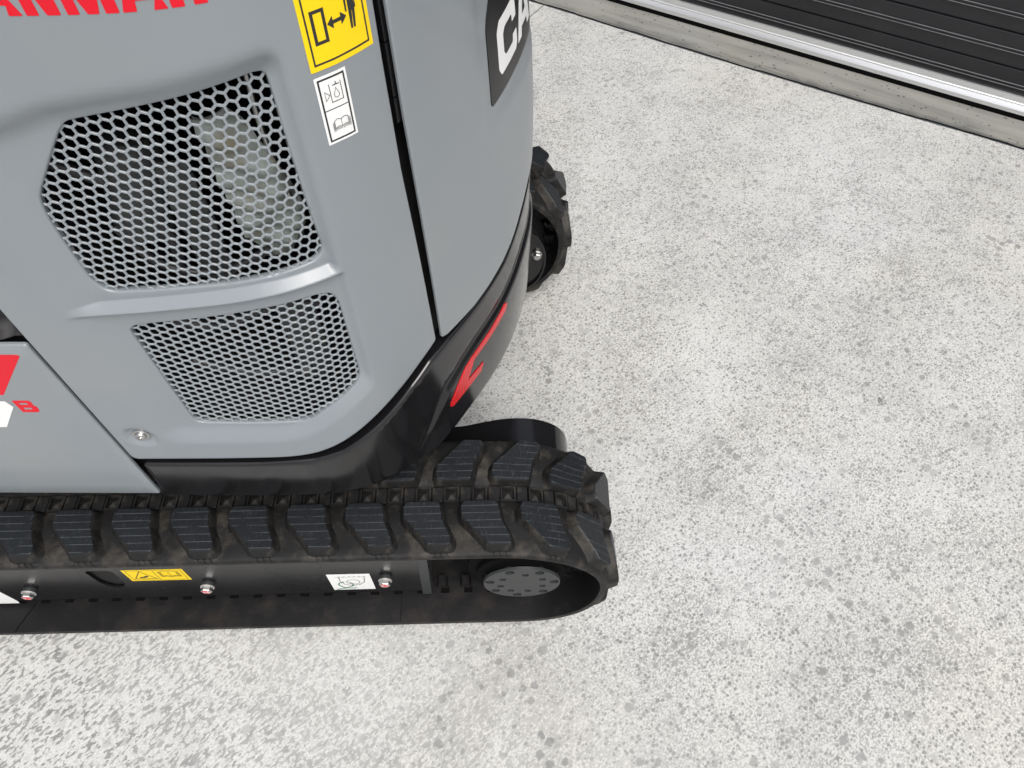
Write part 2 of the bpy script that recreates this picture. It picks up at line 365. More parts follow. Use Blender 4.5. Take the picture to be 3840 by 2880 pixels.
def triangulate(outline, holes, grid, margins=(), step=None, feats=()):
    step = step or grid
    loops = [resample(l, step) for l in [outline] + list(holes)]
    loops = [l if (area(l) > 0) == (i == 0) else l[::-1] for i, l in enumerate(loops)]
    pts = [l for l in loops]; nb = sum(map(len, loops))
    allp = np.vstack(loops)
    extra = []
    def ok(P, d):
        m = inside(P, loops[0])
        for h in loops[1:]: m &= ~inside(P, h)
        P = P[m]
        if not len(P): return P
        D = np.min([pdist(P, l) for l in loops], axis=0)
        return P[D > d]
    for mg in margins:
        for l in loops:
            t = np.roll(l, -1, 0) - np.roll(l, 1, 0); t /= np.linalg.norm(t, axis=1)[:, None] + 1e-12
            extra.append(ok(l + np.stack([-t[:, 1], t[:, 0]], 1) * mg, mg * .9))
    lo, hi = loops[0].min(0), loops[0].max(0)
    gx = np.arange(lo[0] + grid / 2, hi[0], grid); gy = np.arange(lo[1] + grid / 2, hi[1], grid)
    if len(gx) and len(gy):
        G = np.stack(np.meshgrid(gx, gy), -1).reshape(-1, 2); G += (rng.random(G.shape) - .5) * grid * .05
        G = ok(G, max(list(margins) + [0]) + grid * .35)
        if len(feats):
            FP = ok(np.vstack(feats), max(list(margins) + [0]) + .0005); extra.append(FP)
            for i in range(0, len(FP), 200):
                c = FP[i:i + 200]; d = np.sqrt(((G[:, None] - c[None]) ** 2).sum(-1)).min(1); G = G[d > grid * .55]
        extra.append(G)
    E = np.vstack(extra) if extra and sum(map(len, extra)) else np.zeros((0, 2))
    P = np.vstack([allp, E]); ed = []; o = 0
    for l in loops:
        k = len(l); ed += [(o + i, o + (i + 1) % k) for i in range(k)]; o += k
    r = delaunay_2d_cdt([Vector(p) for p in P.tolist()], ed, [], 0, 1e-7)
    V = np.array([v[:] for v in r[0]]); T = np.array([t for t in r[2] if len(t) == 3])
    C = V[T].mean(1); m = inside(C, loops[0])
    for h in loops[1:]: m &= ~inside(C, h)
    T = T[m]
    a = V[T]; cr = (a[:, 1, 0] - a[:, 0, 0]) * (a[:, 2, 1] - a[:, 0, 1]) - (a[:, 1, 1] - a[:, 0, 1]) * (a[:, 2, 0] - a[:, 0, 0])
    T[cr < 0] = T[cr < 0][:, ::-1]; T = T[np.abs(cr) > 1e-13]
    return V, T, loops

# ------------------------------------------------------------------ body surface: plan curve (arc length s) x height z
PLAN = [(-1.6, .115), (-1.3, .104), (-1.05, .096), (-.835, .089), (-.707, .085), (-.578, .081), (-.45, .0775), (-.36, .0765), (-.30, .078), (-.26, .085), (-.219, .1), (-.156, .146), (-.113, .197), (-.044, .31), (-.003, .402), (.025, .5), (.034, .575)]
def _plan():
    P = np.array(PLAN); P = np.vstack([P, [(x, 1.15 - y) for x, y in PLAN[:-1]][::-1]]); out = []
    for i in range(len(P) - 1):
        p0 = P[max(i - 1, 0)]; p1 = P[i]; p2 = P[i + 1]; p3 = P[min(i + 2, len(P) - 1)]
        for t in np.linspace(0, 1, 20, endpoint=False):
            out.append(.5 * ((2 * p1) + (-p0 + p2) * t + (2 * p0 - 5 * p1 + 4 * p2 - p3) * t * t + (-p0 + 3 * p1 - 3 * p2 + p3) * t ** 3))
    out.append(P[-1]); Q = np.array(out)
    L = np.r_[0, np.cumsum(np.linalg.norm(np.diff(Q, axis=0), axis=1))]
    s = np.arange(0, L[-1], .004); Q = np.stack([np.interp(s, L, Q[:, 0]), np.interp(s, L, Q[:, 1])], 1)
    k = np.exp(-.5 * (np.arange(-15, 16) / 6.) ** 2); k /= k.sum()
    Qp = np.vstack([2 * Q[0] - Q[15:0:-1], Q, 2 * Q[-1] - Q[-2:-17:-1]])
    Q = np.stack([np.convolve(Qp[:, i], k, 'valid') for i in (0, 1)], 1)
    T = np.gradient(Q, axis=0); T /= np.linalg.norm(T, axis=1)[:, None]
    return s, Q, T
S_, Q_, T_ = _plan()
SMAX = float(S_[-1])
BZ = [.43, .50, .60, .66, .75, .80, .85, .90, .95, 1.0, 1.1, 1.25]
BV = [0, -.0010, -.0022, -.0025, -.0017, -.0023, -.0043, -.0065, -.0100, -.0138, -.023, -.040]
def surf(s, z, h=0.):
    s = np.asarray(s, float); z = np.asarray(z, float)
    x = np.interp(s, S_, Q_[:, 0]); y = np.interp(s, S_, Q_[:, 1]); tx = np.interp(s, S_, T_[:, 0]); ty = np.interp(s, S_, T_[:, 1])
    nx, ny = ty, -tx; n = np.sqrt(nx * nx + ny * ny); nx /= n; ny /= n
    r = np.clip((s - 1.45) / .35, 0, 1) * np.clip((2.45 - s) / .1, 0, 1)
    b = h + r * np.interp(z, BZ, BV)
    return np.stack([x + nx * b, y + ny * b, z + 0 * x], -1)

def ss(t): t = np.clip(t, 0, 1); return t * t * (3 - 2 * t)
def flat(s, z): return 0 * s

def skin(name, outline, holes, hfn, mats, parent, grid=.008, step=.004, fold=.016, er=.003, base=0.0, margins=(.0005, .0013, .0025, .005), feats=()):
    V, T, loops = triangulate(outline, holes, grid, margins, step, feats)
    D = np.min([pdist(V, l) for l in loops], axis=0)
    e = np.where(D < er, er - np.sqrt(np.maximum(er ** 2 - (er - D) ** 2, 0)), 0)
    H = hfn(V[:, 0], V[:, 1]) - e + base
    X = surf(V[:, 0], V[:, 1], H); verts = X.tolist(); faces = T.tolist()
    for l in loops:
        o = len(verts); k = len(l)
        h0 = hfn(l[:, 0], l[:, 1]) - er + base
        verts += surf(l[:, 0], l[:, 1], h0).tolist(); verts += surf(l[:, 0], l[:, 1], h0 - fold).tolist()
        faces += [(o + (i + 1) % k, o + i, o + k + i, o + k + (i + 1) % k) for i in range(k)]
    return build(name, verts, faces, mats, parent, smooth=True, angle=55)

def fline(pts, offs, step=.0028):
    # rows of points running parallel to a crease line
    q = resample(pts, step, closed=False); k = np.ones(9) / 9
    t = np.gradient(q, axis=0); t /= np.linalg.norm(t, axis=1)[:, None]; nn = np.stack([-t[:, 1], t[:, 0]], 1)
    return [q + nn * o for o in offs]

def stroke(pts, w, closed=False):
    p = np.asarray(pts, float); n = len(p); L = []; R = []
    for i in range(n):
        a = p[i - 1] if (i or closed) else p[i]; b = p[(i + 1) % n] if (i < n - 1 or closed) else p[i]
        d0 = p[i] - a; d1 = b - p[i]
        d0 = d0 / (np.linalg.norm(d0) + 1e-12); d1 = d1 / (np.linalg.norm(d1) + 1e-12); d = d0 + d1
        if np.linalg.norm(d) < 1e-6: d = d1
        d /= np.linalg.norm(d); nn = np.array([-d[1], d[0]]); ref = d1 if np.linalg.norm(d1) > 0 else d0
        k = 1 / max(.5, abs(d @ ref)); L.append(p[i] + nn * w / 2 * k); R.append(p[i] - nn * w / 2 * k)
    if closed: return (L, [R]) if area(L) ** 2 > area(R) ** 2 else (R, [L])
    return (L + R[::-1], [])

def decal(name, parent, layers, mapper, grid=.006, lift=.0004):
    # layers: (material, outline, holes); each layer lies a hair above the one below
    v = []; f = []; fm = []; mats = []
    for i, (m, o, h) in enumerate(layers):
        if m not in mats: mats.append(m)
        V, T, loops = triangulate(o, h, grid, (), grid)
        k = len(v)
        v += mapper(V[:, 0], V[:, 1], lift + .00007 * i).tolist(); f += (T + k).tolist(); fm += [mats.index(m)] * len(T)
        if i == 0:
            for l in loops:
                k = len(v); n = len(l)
                v += mapper(l[:, 0], l[:, 1], lift).tolist() + mapper(l[:, 0], l[:, 1], 0.).tolist()
                f += [(k + (j + 1) % n, k + j, k + n + j, k + n + (j + 1) % n) for j in range(n)]; fm += [mats.index(m)] * n
    return build(name, v, f, mats, parent, fm=fm)

def mark(o, label=None, cat=None, kind=None):
    if label: o['label'] = label
    if cat: o['category'] = cat
    if kind: o['kind'] = kind
    return o

# ------------------------------------------------------------------ ground, kerb, joint
GZ = -0.025
W0 = np.array([.531, 2.508]); WD = np.array([.83855, -.54482]); WD /= np.linalg.norm(WD); WN = np.array([-WD[1], WD[0]])
J0 = np.array([.345, 2.433]); JD = np.array([.83855, -.54482]); JN = np.array([.54482, .83855])
def strip_edge(off, amp, u0=-3.5, u1=6.0, step=.012):
    u = np.arange(u0, u1, step); a = np.cumsum(rng.normal(0, 1, len(u))); a -= np.convolve(a, np.ones(25) / 25, 'same'); a = np.clip(a / (np.std(a) + 1e-9), -2, 2)
    P = J0 + u[:, None] * JD + (off + amp * a)[:, None] * JN; P -= JN * (.012 * np.clip((u - .7) ** 2 - .6, -.6, .0) / .6)[:, None] * -1
    return P
E1 = strip_edge(-.0065, .0014); E2 = strip_edge(.0055, .0016)
def sheet(name, near, far, z, m):
    n = len(near); v = [(p[0], p[1], z) for p in near] + [(p[0], p[1], z) for p in far]
    return build(name, v, [(i, i + 1, n + i + 1, n + i) for i in range(n - 1)], m)
g = sheet('ground', np.stack([np.linspace(-14, 10, len(E1)), np.full(len(E1), -14.)], 1), E1, GZ, 'concrete')
# side areas so that the yard goes on to the left and right
v = [(-14, -14, GZ), (E1[0][0], E1[0][1], GZ), (-14, E1[0][1] + 3, GZ)]
mark(g, 'pale concrete yard covered in dark rain spots', kind='structure')
gj = sheet('joint', E1, E2, GZ - .003, 'joint'); mark(gj, 'dark sealed joint between yard and kerb', kind='structure')
kb = sheet('kerb', E2, E2 + JN * .6, GZ + .001, 'kerb'); mark(kb, 'greenish grey smooth concrete strip under the shutter', kind='structure')
cj = np.array([(.182, 2.545), (.02, 2.30)]); d = (cj[1] - cj[0]) / np.linalg.norm(cj[1] - cj[0]); q = np.array([-d[1], d[0]]) * .0018
A, B = cj[0] + d * .012, cj[0] + d * 3.0
c = build('control_joint', [(*(A + q), GZ + .0006), (*(A - q), GZ + .0006), (*(B - q), GZ + .0006), (*(B + q), GZ + .0006)], [(0, 1, 2, 3)], 'joint'); mark(c, 'thin joint across the yard concrete', kind='structure')

# ------------------------------------------------------------------ roller shutter
sh = bpy.data.objects.new('roller_shutter', None); SC.collection.objects.link(sh)
sh.location = (W0[0], W0[1], GZ); sh.rotation_euler = (0, 0, math.atan2(WD[1], WD[0]))
mark(sh, 'dark charcoal roller shutter with silver bottom rail closed down on the kerb', 'shutter')
# local frame: x along the shutter, -y towards the yard, z up
def extr(name, prof, x0, x1, m, parent, cap=True, smooth=False, angle=25, edge=()):
    n = len(prof); v = [(x0, -o, z) for o, z in prof] + [(x1, -o, z) for o, z in prof]
    f = [(i, i + n, (i + 1) % n + n, (i + 1) % n) for i in range(n)]
    if cap: f += [tuple(range(n)), tuple(reversed(range(n, 2 * n)))]
    return build(name, v, f, m, parent, smooth=smooth, angle=angle, fm=[1 if i in edge else 0 for i in range(len(f))] if edge else None)
X0, X1 = -2.4, 5.2
rail = extr('bottom_rail', [(.004, .020), (.0042, .033), (.0035, .0350), (-.0022, .0455), (-.0024, .0470), (-.0030, .0475), (-.0031, .0505), (-.0022, .0512), (-.0032, .0535), (-.0042, .0545), (-.0046, .0555), (-.0048, .074), (-.030, .074), (-.030, .020)], X0, X1, 'alu', sh, smooth=True, angle=20)
extr('rubber_seal', [(.0, -.0), (.002, .010), (.0, .020), (-.026, .020), (-.026, 0)], X0, X1, 'sealrubber', rail)
def slat(z0, first=False):
    p = .102
    b = .016 if first else .050
    pr = [(-.020, z0 - .004), (-.0165, z0 + .003), (-.0135, z0 + .004), (-.0125, z0 + .006)]
    if first: pr = [(-.014, z0)]; t = .050 - .036
    lo = z0 + (0.022 if first else .048)
    pr += [(-.0125, lo), (-.0062, lo + .0004), (-.0060, lo + .0008), (-.0092, lo + .0024), (-.0110, lo + .0028), (-.0110, lo + .0104), (-.0064, lo + .0110), (-.0062, lo + .0116), (-.0094, lo + .0132), (-.0125, lo + .0136)]
    hi = lo + .058
    pr += [(-.0125, hi - .004), (-.0135, hi - .002), (-.019, hi)]
    pr += [(-.030, hi), (-.030, z0)]
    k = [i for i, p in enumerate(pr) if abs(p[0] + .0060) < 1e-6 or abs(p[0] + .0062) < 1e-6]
    return extr('slat', pr, X0, X1, ['shutter', 'shutterglint'], sh, smooth=True, angle=18, edge=k)
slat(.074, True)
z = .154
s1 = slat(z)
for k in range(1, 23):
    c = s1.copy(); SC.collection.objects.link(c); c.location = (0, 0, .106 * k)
# building face above and beside the shutter is outside the picture; side guides close the ends
for xx in (X0 - .08, X1):
    extr('guide_channel', [(.02, .001), (.02, 2.56), (-.05, 2.56), (-.05, .001)], xx, xx + .08, 'alu', sh)

# ------------------------------------------------------------------ the excavator
EX = bpy.data.objects.new('mini_excavator', None); SC.collection.objects.link(EX); EX.location = (-.6, .575, GZ)
mark(EX, 'grey and black mini excavator on rubber tracks seen from its rear corner', 'excavator')
bpy.context.view_layer.update()
class _Root: pass
def adopt(o):   # parent to the excavator and keep world placement
    o.parent = EX; o.matrix_parent_inverse = EX.matrix_world.inverted(); return o

# heights on the side door: two grille pockets, a raised bar between them, a dimple for the bolt
RID = np.array([(1.05, .858), (1.113, .8646), (1.194, .8722), (1.273, .8815), (1.316, .8867), (1.367, .8908), (1.403, .8920), (1.45, .893)])
BOLT = (1.0668, .6085)
def h_door(s, z):
    rid = np.interp(s, RID[:, 0], RID[:, 1])
    top = np.interp(s, [1.06, 1.16, 1.198, 1.25, 1.3086, 1.35, 1.387, 1.42], [1.085, 1.112, 1.126, 1.135, 1.1425, 1.149, 1.1535, 1.155])
    up = ss((top - z) / .030) * ss((1.4068 - s) / .011) * ss((s - 1.090) / .050) * np.clip((z - rid) / .0095, 0, 1)
    up *= ss(((top - z) + (1.4068 - s)) / .030)
    cham = ((z - .6059) * (1.4056 - 1.3086) - (s - 1.3086) * (.6738 - .6059)) / .1184
    lo = ss((rid - .001 - z) / .007) * ss((1.4103 - s) / .011) * np.clip(cham / .025, 0, 1) * np.clip((z - .5945) / .026, 0, 1) * ss((s - 1.085) / .055)
    bar = ss((s - 1.113) / .05) * np.clip((z - rid + .001) / .001, 0, 1) * np.clip((rid + .024 - z) / .022, 0, 1) * ss((1.4035 - s) / .006) * .005
    r = np.hypot(s - BOLT[0], z - BOLT[1])
    return -.0118 * up - .0100 * lo - .0050 * ss((.0235 - r) / .010)
def h_rear(s, z):
    s = np.where(s > SMAX / 2, SMAX - s, s)
    return -.0026 * ss((s - 1.670) / .020) * ss((z - .902) / .024)

door_out = roundpoly([(1.030, .5475), (1.262, .5500), (1.306, .5575), (1.344, .5745), (1.381, .597), (1.437, .632), (1.482, .6605), (1.5198, .677), (1.5125, .8440), (1.5055, .975), (1.5045, 1.10), (1.5058, 1.235), (.62, 1.235), (.62, .99), (1.022, .835), (1.027, .80)][:13] + [(.62, 1.235), (.62, .90), (1.0265, .90)],
                     [.012, .02, .02, .02, .02, .02, .02, .004, 0, 0, 0, .01, .01, 0, .01, .0])
GU = [(1.3805, 1.1284), (1.3912, 1.1258), (1.3919, 1.1151), (1.3923, 1.0364), (1.3936, 0.9768), (1.396, 0.9265), (1.3923, 0.9166), (1.3826, 0.9101), (1.3379, 0.9048), (1.2854, 0.8998), (1.1998, 0.8926), (1.1553, 0.8902), (1.1463, 0.894), (1.1391, 0.9069), (1.1379, 0.9363), (1.1375, 0.9661), (1.1384, 0.9969), (1.1427, 1.0156), (1.1489, 1.0263), (1.18, 1.0668), (1.1993, 1.0904), (1.2079, 1.0983), (1.2182, 1.101), (1.291, 1.1138), (1.3465, 1.1233)]
GL = [(1.1559, 0.8373), (1.2524, 0.8503), (1.3077, 0.8585), (1.3626, 0.863), (1.3781, 0.8619), (1.3887, 0.8578), (1.3935, 0.8494), (1.396, 0.8382), (1.396, 0.7869), (1.3964, 0.7174), (1.396, 0.699), (1.3879, 0.6856), (1.3633, 0.6677), (1.3253, 0.643), (1.3085, 0.631), (1.2948, 0.6277), (1.2197, 0.6285), (1.158, 0.6314), (1.1508, 0.6365), (1.1493, 0.6447), (1.1467, 0.7404), (1.1452, 0.819), (1.1462, 0.8302)]
GU = roundpoly(GU, .01, 3); GL = roundpoly(GL, .008, 3)
door = adopt(skin('side_door', door_out, [GU, GL], h_door, 'grey', None, grid=.0052, step=.0035, er=.0022, fold=.006, margins=(.0005, .0012, .0022), feats=fline(RID, (-.0085, -.0068, -.0045, -.0022, -.0009, .0001, .0012, .0035, .0060, .0083, .0095, .0108, .013)) + fline([(1.4103, .60), (1.4103, .885)], (.001, .005, .009), .004) + fline([(1.4068, .90), (1.4068, 1.15)], (.001, .005, .009), .004)))
door['label'] = 'grey side door with two honeycomb air grilles'

def grille(name, outline, rot, org, pitch=.01158, hole=.0089):
    # honeycomb plate behind the opening: bevelled struts round hexagonal holes, real thickness
    q = np.asarray(outline); lo, hi = q.min(0) - .012, q.max(0) + .012
    a = np.array([math.cos(rot), math.sin(rot)]) * pitch; b = np.array([math.cos(rot + math.pi / 3), math.sin(rot + math.pi / 3)]) * pitch
    R = 70; ij = np.stack(np.meshgrid(np.arange(-R, R), np.arange(-R, R)), -1).reshape(-1, 2)
    C = np.array(org) + ij[:, :1] * a + ij[:, 1:] * b
    C = C[(C[:, 0] > lo[0]) & (C[:, 0] < hi[0]) & (C[:, 1] > lo[1]) & (C[:, 1] < hi[1])]
    C = C[inside(C, q) | (pdist(C, q) < .010)]
    R1 = pitch / math.sqrt(3); Rh = hole / math.sqrt(3)
    an = rot + math.pi / 6 + np.arange(6) * math.pi / 3; U = np.stack([np.cos(an), np.sin(an)], 1)
    rings = [(R1, 0.0), (Rh + .0005, 0.0), (Rh, -.0007), (Rh, -.0028)]
    # a fine bead runs along each strut
    rings = [(R1, .0), (Rh + .0006, .0), (Rh, -.0006), (Rh, -.0015)]
    V = []; F = []; 
    for c in C:
        o = len(V)
        for r, h in rings:
            for u in U: V.append((c[0] + u[0] * r, c[1] + u[1] * r, h))
        for k in range(len(rings) - 1):
            for i in range(6):
                j = (i + 1) % 6; F.append((o + k * 6 + i, o + k * 6 + j, o + k * 6 + 6 + j, o + k * 6 + 6 + i))
    V = np.array(V); H = np.array(V[:, 2]); base = h_door(V[:, 0], V[:, 1])
    base = np.minimum(base, -.0092 if rot < .3 else -.0080)
    X = surf(V[:, 0], V[:, 1], base - .0030 + H)
    o = build(name, X.tolist(), F, 'greymesh', door); return o
grille('honeycomb_grille', GU, math.radians(9.2), (1.3408, 1.0979), pitch=.0119, hole=.0092)['label'] = 'upper honeycomb grille'
grille('honeycomb_grille', GL, math.radians(25.0), (1.3785, .8388), pitch=.0119, hole=.0090)['label'] = 'lower honeycomb grille'

rear_out = [(1.5330, .668), (1.5450, .6625), (1.617, .6540), (1.6657, .6555), (1.712, .6600), (1.7526, .668), (1.7759, .676), (1.8081, .69), (1.86, .710), (1.94, .715)]
rear_out = rear_out + [(SMAX - s, z) for s, z in rear_out[::-1][1:]]
rear_out = roundpoly(rear_out + [(SMAX - 1.520, 1.12), (SMAX - 1.520, 1.235), (1.5215, 1.235), (1.5215, 1.12), (1.5222, 1.028), (1.5282, .834)], .003)
rear = adopt(skin('rear_panel', rear_out, [], h_rear, 'grey', None, grid=.0075, step=.005, er=.0014, fold=.0025, margins=(.0004, .0014, .004)))
far = adopt(skin('side_door', roundpoly([(SMAX - 1.500, .68), (SMAX - 1.500, 1.235), (SMAX - .62, 1.235), (SMAX - .62, .44), (SMAX - 1.03, .5475), (SMAX - 1.27, .55), (SMAX - 1.38, .597)], .01), [], flat, 'grey', None, grid=.03, step=.015, er=.0028, margins=(.0013, .003)))
far['label'] = 'plain grey door on the far side'

left_out = roundpoly([(.02, .436), (1.0255, .438), (1.0215, .8135), (.02, .8100)], [.01, .003, .005, .01])
def h_left(s, z): return -.0085 * ss((.024 - (.8135 - z)) / .016) ** 2 * 0
left = adopt(skin('lower_side_panel', left_out, [], flat, 'grey', None, grid=.02, step=.006, er=.0022, fold=.003, margins=(.0006, .0022)))
# black plastic cab side behind the corner of the door
cabo = roundpoly([(.03, .816), (1.0175, .8175), (1.0235, .835), (1.0235, .896), (.03, .897)], .004)
def h_cab(s, z):
    # inner panel with a raised sloped border
    e = np.minimum(np.minimum(1.0235 - s, z - .816) * 1.0, .05)
    return -.010 - .016 * ss((e - .004) / .010) + .006 * ss((1.003 - s - (z - .82) * .35) / .004)
cab = adopt(skin('cab_side_cover', cabo, [], h_cab, 'blackmatte', None, grid=.006, step=.006, er=.002, fold=.004, margins=(.001, .002)))

# black counterweight skirt
TT = np.array([(1.0375, .5295), (1.0419, .5325), (1.2136, .5325), (1.2946, .5380), (1.3367, .5487), (1.4028, .5838), (1.4621, .6209), (1.505, .6390), (1.5516, .6430), (1.5938, .6425), (1.6647, .6435), (1.7308, .6460), (1.8026, .6620), (1.86, .6800), (1.94, .686)])
tt = TT.tolist() + [(SMAX - s, z) for s, z in TT[::-1][1:]]
BB = [(1.0335, .4325), (1.1493, .4300), (1.33, .4290), (1.45, .4260), (1.53, .4200), (1.64, .4150), (1.80, .4150), (1.94, .4160)]
bb = BB + [(SMAX - s, z) for s, z in BB[::-1][1:]]
trim_out = roundpoly(bb + tt[::-1], .004)
CR = np.array([(1.40, .432), (1.4544, .4589), (1.50, .515), (1.5308, .5440), (1.5765, .5610), (1.6194, .5690), (1.7144, .5730), (1.7772, .5805), (1.8423, .5920), (1.94, .600)])
def h_trim(s, z):
    s = np.where(s > SMAX / 2, SMAX - s, s)
    c = np.interp(s, CR[:, 0], CR[:, 1]); w = ss((s - 1.42) / .10)
    t = np.interp(s, TT[:, 0], TT[:, 1])
    d = c - z
    bulge = w * (.0050 * ss((d + .004) / .014) - .0022 * ss((d + .016) / .010) * (1 - ss((d + .004) / .010)))
    low = -.008 * np.clip((d - .03) / .15, 0, 1) ** 1.5 * w
    return .001 + bulge + low - .0035 * w
trim = adopt(skin('counterweight_skirt', trim_out, [], h_trim, 'blackgloss', None, grid=.0075, step=.005, er=.0045, fold=.03, margins=(.0008, .002, .0045), feats=fline(np.vstack([CR, np.stack([SMAX - CR[::-1, 0], CR[::-1, 1]], 1)[1:]]), (-.016, -.012, -.008, -.004, 0, .004, .008, .012, .016), .005)))

# dark inner shell seen through the panel gaps, with the engine bay left open behind the grilles
shell_out = [(.02, .445), (SMAX - .02, .445), (SMAX - .02, 1.215), (.02, 1.215)]
bay = [(1.115, .600), (1.115, 1.16), (1.425, 1.16), (1.425, .600)]
adopt(skin('inner_shell', shell_out, [bay], lambda s, z: 0 * s - .030, 'void', None, grid=.06, step=.03, er=.001, fold=.004, margins=()))
# closing gasket strip just behind the gap at the skirt
b_ = MB()
n = 90; sv = np.linspace(.02, SMAX - .02, n); bot = surf(sv, sv * 0 + .447, -.032).tolist(); top = surf(sv, sv * 0 + 1.225, -.004).tolist()
b_.add(bot, [tuple(reversed(range(n)))]); u = b_.build('underbody', ['blackmatte']); adopt(u)
b_ = MB(); b_.add(top, [tuple(range(n))]); u = b_.build('hood_top', ['grey']); adopt(u)
# engine bay box
def ipt(s, z, h): return Vector(surf(s, z, h).tolist())
b_ = MB()
f0 = [ipt(1.12, .60, -.034), ipt(1.43, .60, -.034), ipt(1.43, 1.17, -.034), ipt(1.12, 1.17, -.034)]
f1 = [p + Vector((-.05, .42, 0)) for p in f0]
b_.add(f0 + f1, [(4, 5, 6, 7), (0, 1, 5, 4), (2, 3, 7, 6), (1, 2, 6, 5), (3, 0, 4, 7)])
bayo = adopt(b_.build('engine_bay', ['void']))
# engine parts behind the grilles
def crinkle(name, s0, s1, z0, z1, dep, m, amp=.008, fr=75, parent=None, curve=.0, span=None):
    ns, nz = 30, 34; V = []; F = []
    for j in range(nz + 1):
        for i in range(ns + 1):
            a, t = i / ns, j / nz; z = z0 + (z1 - z0) * t
            if span: s0, s1 = span(z)
            s = s0 + (s1 - s0) * a
            h = -(dep + .25 * max(0, 1.0 - z) * (span is not None)) + amp * math.sin(fr * s + 7 * math.sin(11 * z)) * math.sin(fr * .6 * z + 5 * s) - curve * (2 * a - 1) ** 2 + amp * .5 * math.sin(z * 230 + s * 60)
            V.append(surf(s, z, h).tolist())
    for j in range(nz):
        for i in range(ns):
            k = j * (ns + 1) + i; F.append((k, k + 1, k + ns + 2, k + ns + 1))
    k0 = len(V); V += [(x, y + .004, z) for x, y, z in V]; F += [tuple(i + k0 for i in reversed(f)) for f in F]
    return build(name, V, F, m, parent, smooth=True)
crinkle('heat_shield', 1.0, 1.0, .875, 1.080, .036, 'shield', parent=bayo, curve=.010, span=lambda z: (1.304 + .010 * (z < .9), np.interp(z, [.875, .90, .95, 1.0, 1.05, 1.080], [1.355, 1.390, 1.398, 1.385, 1.362, 1.340])))
crinkle('muffler_cover', 1.235, 1.272, .84, 1.02, .060, 'enginegrey', parent=bayo, amp=.003)
crinkle('air_duct', 1.30, 1.365, .65, .80, .070, 'enginegrey', parent=bayo, amp=.003)
b_ = MB()
b_.lathe([(.012, 0), (.03, .002), (.032, .10), (.02, .11)], ipt(1.19, .93, -.07), axis=(.2, .1, 1), n=20)
b_.build('filter_canister', ['enginegrey'], bayo, smooth=True)
for pts, r, m in (([(1.14, 1.03, -.05), (1.19, .99, -.06), (1.22, .93, -.055), (1.21, .88, -.06)], .0065, 'hose'),
                  ([(1.17, .95, -.05), (1.2, .90, -.045), (1.26, .88, -.05), (1.33, .90, -.06)], .005, 'hose'),
                  ([(1.38, 1.13, -.05), (1.375, 1.05, -.05), (1.383, .97, -.05)], .003, 'chrome'),
                  ([(1.14, .82, -.05), (1.22, .79, -.05), (1.30, .82, -.05), (1.38, .80, -.06)], .007, 'hose'),
                  ([(1.17, .72, -.05), (1.24, .70, -.045), (1.33, .69, -.05)], .005, 'hose'),
                  ([(1.250, .745, -.045), (1.254, .733, -.045), (1.252, .722, -.045)], .003, 'hose')):
    b_ = MB(); P = [ipt(*p) for p in pts]
    Q = []
    for i in range(len(P) - 1):
        p0, p1, p2, p3 = P[max(i - 1, 0)], P[i], P[i + 1], P[min(i + 2, len(P) - 1)]
        for k in range(8):
            t = k / 8; Q.append(.5 * ((2 * p1) + (p2 - p0) * t + (2 * p0 - 5 * p1 + 4 * p2 - p3) * t * t + (3 * p1 - p0 - 3 * p2 + p3) * t ** 3))
    Q.append(P[-1]); b_.tube(Q, r); b_.build('hose' if m != 'chrome' else 'fuel_pipe', [m], bayo, smooth=True)

# hinge strip in the gap beside the rear panel
for z0, z1 in ((1.107, 1.235), (1.051, 1.105), (1.022, 1.049)):
    V, T, L = triangulate([(1.5165, z0), (1.5235, z0), (1.5235, z1), (1.5165, z1)], [], .01, (), .006)
    vv = surf(V[:, 0], V[:, 1], -.006).tolist(); l = L[0]; o = len(vv); n = len(l)
    vv += surf(l[:, 0], l[:, 1], -.006).tolist() + surf(l[:, 0], l[:, 1], -.02).tolist()
    build('hinge_strip', vv, T.tolist() + [(o + (i + 1) % n, o + i, o + n + i, o + n + (i + 1) % n) for i in range(n)], 'blackgloss', rear)

# bolt on the door
def onsurf_axis(s, z):
    a = surf(s, z, 0.); b = surf(s, z, .01); return Vector((b - a).tolist()).normalized()
ax = onsurf_axis(*BOLT); bc = ipt(BOLT[0], BOLT[1], -.0048)
b_ = MB(); b_.lathe([(.0122, 0), (.0122, .0012), (.0115, .0018), (.0078, .0018)], bc, ax, 36)
b_.lathe([(.0078, .0015), (.0078, .0036), (.0070, .0050), (.0042, .0056), (.0042, .0030), (.001, .0028)], bc, ax, 36)
b_.build('bolt', ['chrome'], door, smooth=True)

